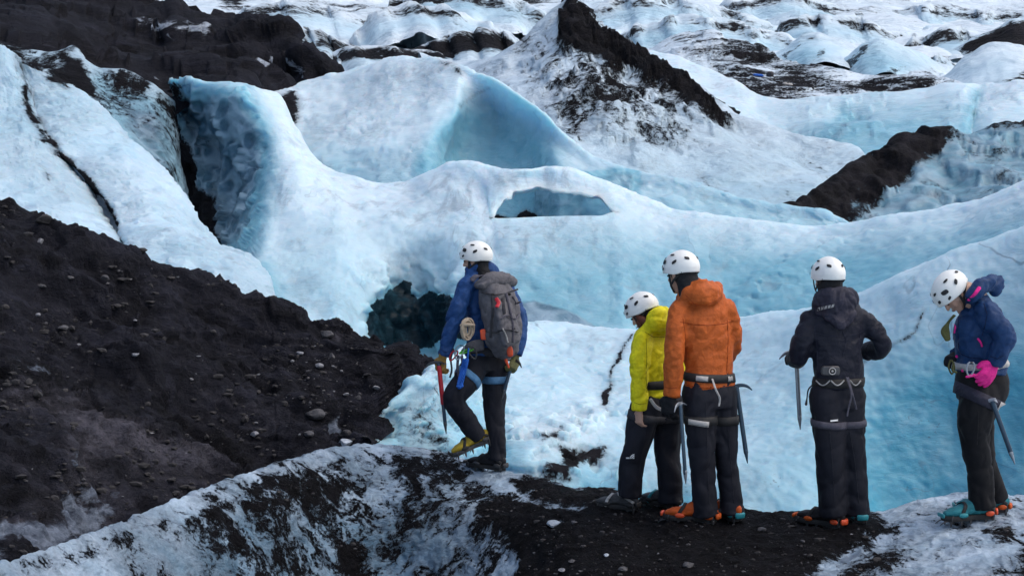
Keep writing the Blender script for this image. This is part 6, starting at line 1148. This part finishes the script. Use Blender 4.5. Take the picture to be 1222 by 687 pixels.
band(w_, bt, 'leg_loop_pad', 'ltgrey', J(1168, 474, -.06), (.45, 0, 1), sW, .034, .185, rel=.010, a0=60, a1=84, n=8)
hang('carabiner_bunch', 'bunch of olive and brass clips at the front of the navy jacket harness', 'clips', [tube([J(1134, 430, -.1), J(1132, 438, -.12), J(1136, 446, -.12), J(1139, 438, -.12), J(1136, 430, -.12)], [.006] * 5, (0, 1, 0), 8), tube([J(1138, 434, -.14), J(1137, 442, -.15), J(1141, 444, -.15)], [.008] * 3, (0, 1, 0), 8)], 'olive', J(1136, 446, -.12))
carabiner(J(1158, 440, -.24), .045, 'silver carabiner on the pale belt of the woman in navy', 'alu', .1, group='clips on the harness of the woman in navy')
carabiner(J(1159, 448, -.24), .03, 'tiny pink clip below the silver carabiner of the woman in navy', 'pink', 1.3, group='clips on the harness of the woman in navy')
hang('strap', 'olive strap with a pouch across the chest of the woman in navy', 'strap', [tube([J(1139, 376, -.10), J(1131, 386, -.06), J(1128, 395, -.05), J(1131, 405, -.06)], [(.012, .004), (.012, .004), (.03, .012), (.02, .01)], (1, 0, 0), 10)], 'olive', J(1129, 400, -.05))
boot(w_, under(w_, legN, (-.95, -.18, 0)), (-.95, -.18, -.02), k=1.14, mats=('bootteal', 'rubber', 'steel', 'rubber', 'teal', 'redorange'), lift=.014)
boot(w_, under(w_, legF, (-.9, .1, 0)), (-.90, .1, .0), k=1.08, mats=('bootteal', 'rubber', 'steel', 'rubber', 'teal', 'bootorange'), lift=.014)
ice_axe(J(1184, 478, -.20), J(1211, 553, -.12), (-.9, .2, 0), 'dark ice axe slung behind the thigh of the woman in navy', 'darkalu', 'alu', head_k=.35)

# stitched seams, hems and cuffs
def seam_mat(name, c): return fab(name, c, 0.8)
for pr, bv_src, mt, lines in (
    (o_, 'jacket', (0.26, 0.045, 0.006), [[(812, 384), (828, 387), (846, 388), (864, 386), (876, 382)], [(815, 380), (818, 400), (819, 425), (818, 442)], [(868, 382), (869, 405), (868, 430), (867, 445)], [(818, 352), (828, 362), (842, 364), (855, 358)], [(792, 461), (800, 463), (808, 462)], [(816, 458), (834, 462), (852, 463), (872, 460)]]),
    (b, 'jacket', (0.022, 0.024, 0.042), [[(968, 396), (985, 400), (1000, 401), (1020, 399), (1030, 395)], [(972, 390), (975, 415), (976, 440)], [(1027, 390), (1025, 415), (1024, 440)], [(972, 461), (990, 464), (1010, 464), (1028, 461)], [(1004, 392), (1010, 405), (1006, 425)]]),
    (y, 'jacket', (0.30, 0.27, 0.006), [[(771, 404), (772, 425), (771, 450), (772, 468)], [(757, 480), (763, 482), (771, 481)], [(770, 396), (780, 402), (793, 402)]]),
    (w_, 'jacket', (0.003, 0.010, 0.04), [[(1174, 362), (1178, 375), (1175, 390), (1172, 400)], [(1182, 425), (1190, 428), (1197, 424)], [(1143, 420), (1155, 426), (1172, 428)], [(1145, 372), (1143, 392), (1144, 415)]]),
    (g, 'jacket', (0.007, 0.02, 0.08), [[(562, 345), (560, 365), (560, 388)], [(525, 416), (531, 420), (538, 419)], [(566, 322), (575, 326), (583, 326)]]),
    (o_, 'trousers', (0.02, 0.021, 0.03), [[(842, 480), (843, 505), (844, 545), (846, 600)], [(868, 500), (872, 550), (876, 600)]]),
    (b, 'trousers', (0.02, 0.021, 0.03), [[(990, 515), (993, 550), (996, 600)], [(1014, 515), (1020, 550), (1025, 600)]]), (y, 'trousers', (0.02, 0.021, 0.03), [[(772, 505), (766, 540), (760, 580)]]), (w_, 'trousers', (0.018, 0.018, 0.02), [[(1168, 490), (1166, 530), (1174, 590)]])):
    src = [c for c in pr.o.children if c.name.split('.')[0] == bv_src][0]; bv = bvh_of(src, pr.base); mm = seam_mat('stitched seam', mt); pp = []
    for ln in lines:
        dens = [(ln[i][0] + (ln[i + 1][0] - ln[i][0]) * t, ln[i][1] + (ln[i + 1][1] - ln[i][1]) * t) for i in range(len(ln) - 1) for t in (0, .25, .5, .75)] + [ln[-1]]
        q = [on_obj(bv, *t, .0012) for t in dens]; run = []
        for v in q + [None]:
            if v is not None and (not run or np.linalg.norm(v - run[-1]) < .08): run.append(v)
            else:
                if len(run) > 3: pp.append(tube(run, [.0026] * len(run), (0, 1, 0), 6))
                run = [v] if v is not None else []
    for t_ in pp: new_obj('seam', mesh_np('seam', t_[0] - pr.base - 0, t_[1]), src, mm)
# ------------------------------------------------------------------ stones and gravel on the dark ground
rs = np.random.RandomState(11)
def stone_mat(name, c):
    m, nt, bs = mat_new(name)
    co = nd(nt, 'ShaderNodeTexCoord').outputs['Object']
    n = noise(nt, co, 9, 7, 0.7); n2 = noise(nt, co, 45, 4, 0.7)
    nt.links.new(mixc(nt, ramp(nt, mth(nt, 'ADD', mth(nt, 'MULTIPLY', n, .7), mth(nt, 'MULTIPLY', n2, .3)), 0.3, 0.7), tuple(v * .45 for v in c), c), bs.inputs['Base Color'])
    bs.inputs['Roughness'].default_value = 0.75
    nt.links.new(bump(nt, mth(nt, 'ADD', n, n2), 0.6, 0.02), bs.inputs['Normal'])
    return m
ST = [stone_mat('dark basalt', (0.03, 0.028, 0.031)), stone_mat('grey stone', (0.075, 0.075, 0.085)), stone_mat('pale stone', (0.24, 0.25, 0.28)), stone_mat('ice lump', (0.48, 0.55, 0.64))]
def rock_np(seed, sub=3, jag=0.35):
    bm = bmesh.new(); bmesh.ops.create_icosphere(bm, subdivisions=sub, radius=1.0)
    V = np.array([tuple(v.co) for v in bm.verts]); Fc = [tuple(v.index for v in f.verts) for f in bm.faces]; bm.free()
    r = np.random.RandomState(seed)
    for _ in range(9):                               # chip flat facets off
        d = r.normal(size=3); d /= np.linalg.norm(d); h = r.uniform(.55, .85)
        s_ = V @ d; V = V - np.outer(np.clip(s_ - h, 0, None), d) * .92
    V = V * (1 + jag * .35 * fbm(V, 1.7, 3, off=seed * 3.7)[:, None])
    return V * r.uniform(.75, 1.2, 3) * (1, 1, .75), Fc
def all_bvh(objs):
    V, Fc, o = [], [], 0
    for ob in objs:
        V += [tuple(v.co) for v in ob.data.vertices]; Fc += [tuple(i + o for i in p.vertices) for p in ob.data.polygons]; o = len(V)
    return BVHTree.FromPolygons(V, Fc)
MOR = [o for o in LAND['moraine_slope'] if o.data.materials[0] == M_SOIL]
R3O = [o for o in LAND['ice_ridge'] if o.data.materials[0] == M_NEAR]
BOTH = all_bvh(MOR + R3O + [ground_fg]); OR = Vector((0, 0, CAM_H))
def hit(px, py):
    h = BOTH.ray_cast(OR, (P(px, py, 20) - OR).normalized(), 40)
    return h[0], h[1]
STONES = [  # px, py, radius px, material, label
    (48, 289, 5, 2, 'pale pointed stone high on the dark slope near its upper rim'), (50, 342, 5, 1, 'grey rounded stone just above a tight pair of pebbles on the slope'), (125, 333, 6, 1, 'flat grey stone standing out in the middle of the upper dark slope'),
    (76, 392, 6.5, 1, 'round grey cobble in the smooth dark hollow of the slope'), (162, 424, 5.5, 2, 'pale egg shaped stone alone in the lower middle of the slope'), (45, 376, 4, 2, 'small white stone at the rim of the smooth dark hollow'), (84, 332, 4, 1, 'small grey stone beside the narrow gully of the slope'),
    (376, 496, 9.5, 1, 'biggest pale grey boulder at the foot of the slope'), (304, 519, 5.5, 2, 'white cluster stone low on the slope above the silt streak'), (358, 422, 4.5, 2, 'white flat stone in the upper row of the stone scatter'), (381, 437, 5, 2, 'white slanting stone below the upper row of the scatter'),
    (413, 471, 4.5, 2, 'white stone right of the big boulder in the scatter'), (428, 475, 5, 1, 'grey flat stone nearest the ice edge in the scatter'), (396, 426, 5.5, 1, 'grey stone below the pale slab at the slope crest'), (449, 463, 4.5, 2, 'small white stone under the ice ridge edge'),
    (413, 519, 8, 0, 'dark boulder by the dirty ice near the mound'), (368, 519, 7.5, 1, 'grey boulder wedged above the white rim of the mound'), (390, 400, 9, 1, 'flat grey slab lying on the crest of the slope'), (52, 264, 9, 0, 'black boulder perched on the rim of the slope against the ice'), (412, 530, 9, 3, 'lump of dirty white ice on the rim of the mound'),
    (662, 626, 9, 3, 'triangular lump of grey ice on the black soil by the guide'), (685, 624, 5, 1, 'dark stone next to the triangular lump of ice'), (724, 663, 4.5, 3, 'small white ice chip on the soil in front of the yellow jacket wearer'), (744, 680, 5.5, 1, 'rounded grey stone at the bottom edge of the soil'), (822, 675, 7, 1, 'bluish grey stone on the soil in front of the orange jacket wearer'),
    (909, 632, 4.5, 1, 'flat pale stone on the soil between orange and black jackets'), (671, 681, 5, 2, 'broken pale stone below the triangular lump of ice'), (1200, 634, 4, 0, 'black stone beside the teal boots'), (683, 670, 4, 1, 'small grey stone above the broken pale stone'), (170, 300, 6, 0, 'dark stone on the rim of the slope at the end of the ice tongue')]
for i, (px, py, r, mt, lb) in enumerate(STONES):
    p, n = hit(px, py)
    if p is None: continue
    rad = r * p.y / F
    V, Fc = rock_np(100 + i, 3)
    a = rs.uniform(0, 6.28); R_ = np.array([[math.cos(a), -math.sin(a), 0], [math.sin(a), math.cos(a), 0], [0, 0, 1]])
    o = new_obj('ice_lump' if mt == 3 else 'stone', mesh_np('stone', (V * rad * (1.15, 1.0, 0.85)) @ R_.T, Fc), None, ST[mt], smooth=False)
    o.location = p + Vector((0, 0, rad * .22)); tag(o, lb, 'ice lump' if mt == 3 else 'stone', 'lumps of ice on the soil' if mt == 3 else 'stones scattered on the dark ground')
# gravel nobody could count: one object per tone
def gravel(name, n, mt, rmin, rmax, sampler, seed):
    r = np.random.RandomState(seed); VV, FF, o = [], [], 0
    base = [rock_np(500 + seed * 10 + q, 1, 1.3) for q in range(8)]
    for _ in range(n):
        px, py = sampler(r); p, nn = hit(px, py)
        if p is None or p.y > 16: continue
        if not soil_here(p): continue
        rad = (rmin + (rmax - rmin) * r.rand() ** 7); V, Fc = base[r.randint(8)]
        a = r.uniform(0, 6.28); c, s_ = math.cos(a), math.sin(a)
        W_ = V @ np.array([[c, -s_, 0], [s_, c, 0], [0, 0, 1]]) * rad * (r.uniform(.7, 1.6), r.uniform(.7, 1.2), r.uniform(.6, 1.1))
        VV.append(W_ + np.array(p) + (0, 0, rad * .15)); FF += [tuple(i + o for i in f) for f in Fc]; o += len(V)
    ob = new_obj(name, mesh_np(name, np.concatenate(VV), FF), None, ST[mt], smooth=False)
    tag(ob, None, None, None, 'stuff'); return ob
from mathutils.kdtree import KDTree
_kd = []
for ob in MOR + R3O + [ground_fg]:
    k_ = KDTree(len(ob.data.vertices)); at_ = ob.data.attributes['dirt'].data
    for i, v in enumerate(ob.data.vertices): k_.insert(v.co, i)
    k_.balance(); _kd.append((k_, at_))
def soil_here(p):
    b_ = min(((k_.find(p)[2], at_[k_.find(p)[1]].value) for k_, at_ in _kd))
    return b_[1] > 0.55
def smp_m(r): 
    while True:
        x, yy = r.uniform(0, 510), r.uniform(240, 660)
        if r.rand() < 0.15 + 0.85 * (math.sin(x * .021 + yy * .03) + .8 * math.sin(x * .05 - yy * .041 + 2) > .2): return x, yy
def smp_f(r): return r.uniform(420, 1222), r.uniform(560, 687)
def smp_s(r):                                          # denser scatter towards the foot of the slope
    return r.normal(390, 45), r.normal(455, 32)
gravel('gravel', 2200, 0, .005, .05, smp_m, 1); gravel('gravel', 420, 1, .004, .024, smp_m, 2); gravel('gravel', 130, 2, .003, .020, smp_m, 3); gravel('gravel', 120, 1, .005, .028, smp_s, 4); gravel('gravel', 70, 2, .005, .022, smp_s, 5)
gravel('gravel', 1500, 0, .004, .024, smp_f, 6); gravel('gravel', 420, 1, .005, .018, smp_f, 7); gravel('gravel', 100, 2, .004, .012, smp_f, 8)
# far away on the striped ridge: three bundles of gear
FARB = all_bvh([o for o in LAND['ice_ridge']])
def far_hit(px, py):
    return FARB.ray_cast(OR, (P(px, py, 20) - OR).normalized(), 200)[0] or P(px, py, 85)
def bundle(name, label, cat, px, py, shapes, m, grp):
    p = np.array(far_hit(px, py)); k_ = p[1] / F
    me = union(name, [ball((dx * k_, dy * k_, dz * k_), (a * k_, b_ * k_, c * k_)) for dx, dy, dz, a, b_, c in shapes], .03, 2, lambda co: .05 * fbm(co, 3, 3))
    o = new_obj(name, me, None, M[m]); o.location = p; tag(o, label, cat, grp)
bundle('gear_bundle', 'bright blue bundle lying far away on the ash striped ridge', 'bag', 904, 90.5, ((-2, 0, .8, 3.6, 3, 1.6), (3, 0, 0, 4.5, 3, 1.8)), 'bluerope', 'bundles far off on the striped ridge')
bundle('gear_bundle', 'round dark grey bundle beside the bright blue one far away', 'bag', 919, 91, ((0, 0, 1.5, 4.4, 4, 4.2), (4, 0, -2, 4, 3, 1.6)), 'dkgrey', 'bundles far off on the striped ridge')
bundle('gear_bundle', 'white bundle with a tan end on the black patch far away', 'bag', 940, 101, ((-3, 0, .8, 3, 2.5, 2), (2.5, 0, -.6, 4, 2.5, 2.2)), 'ltgrey', 'bundles far off on the striped ridge')
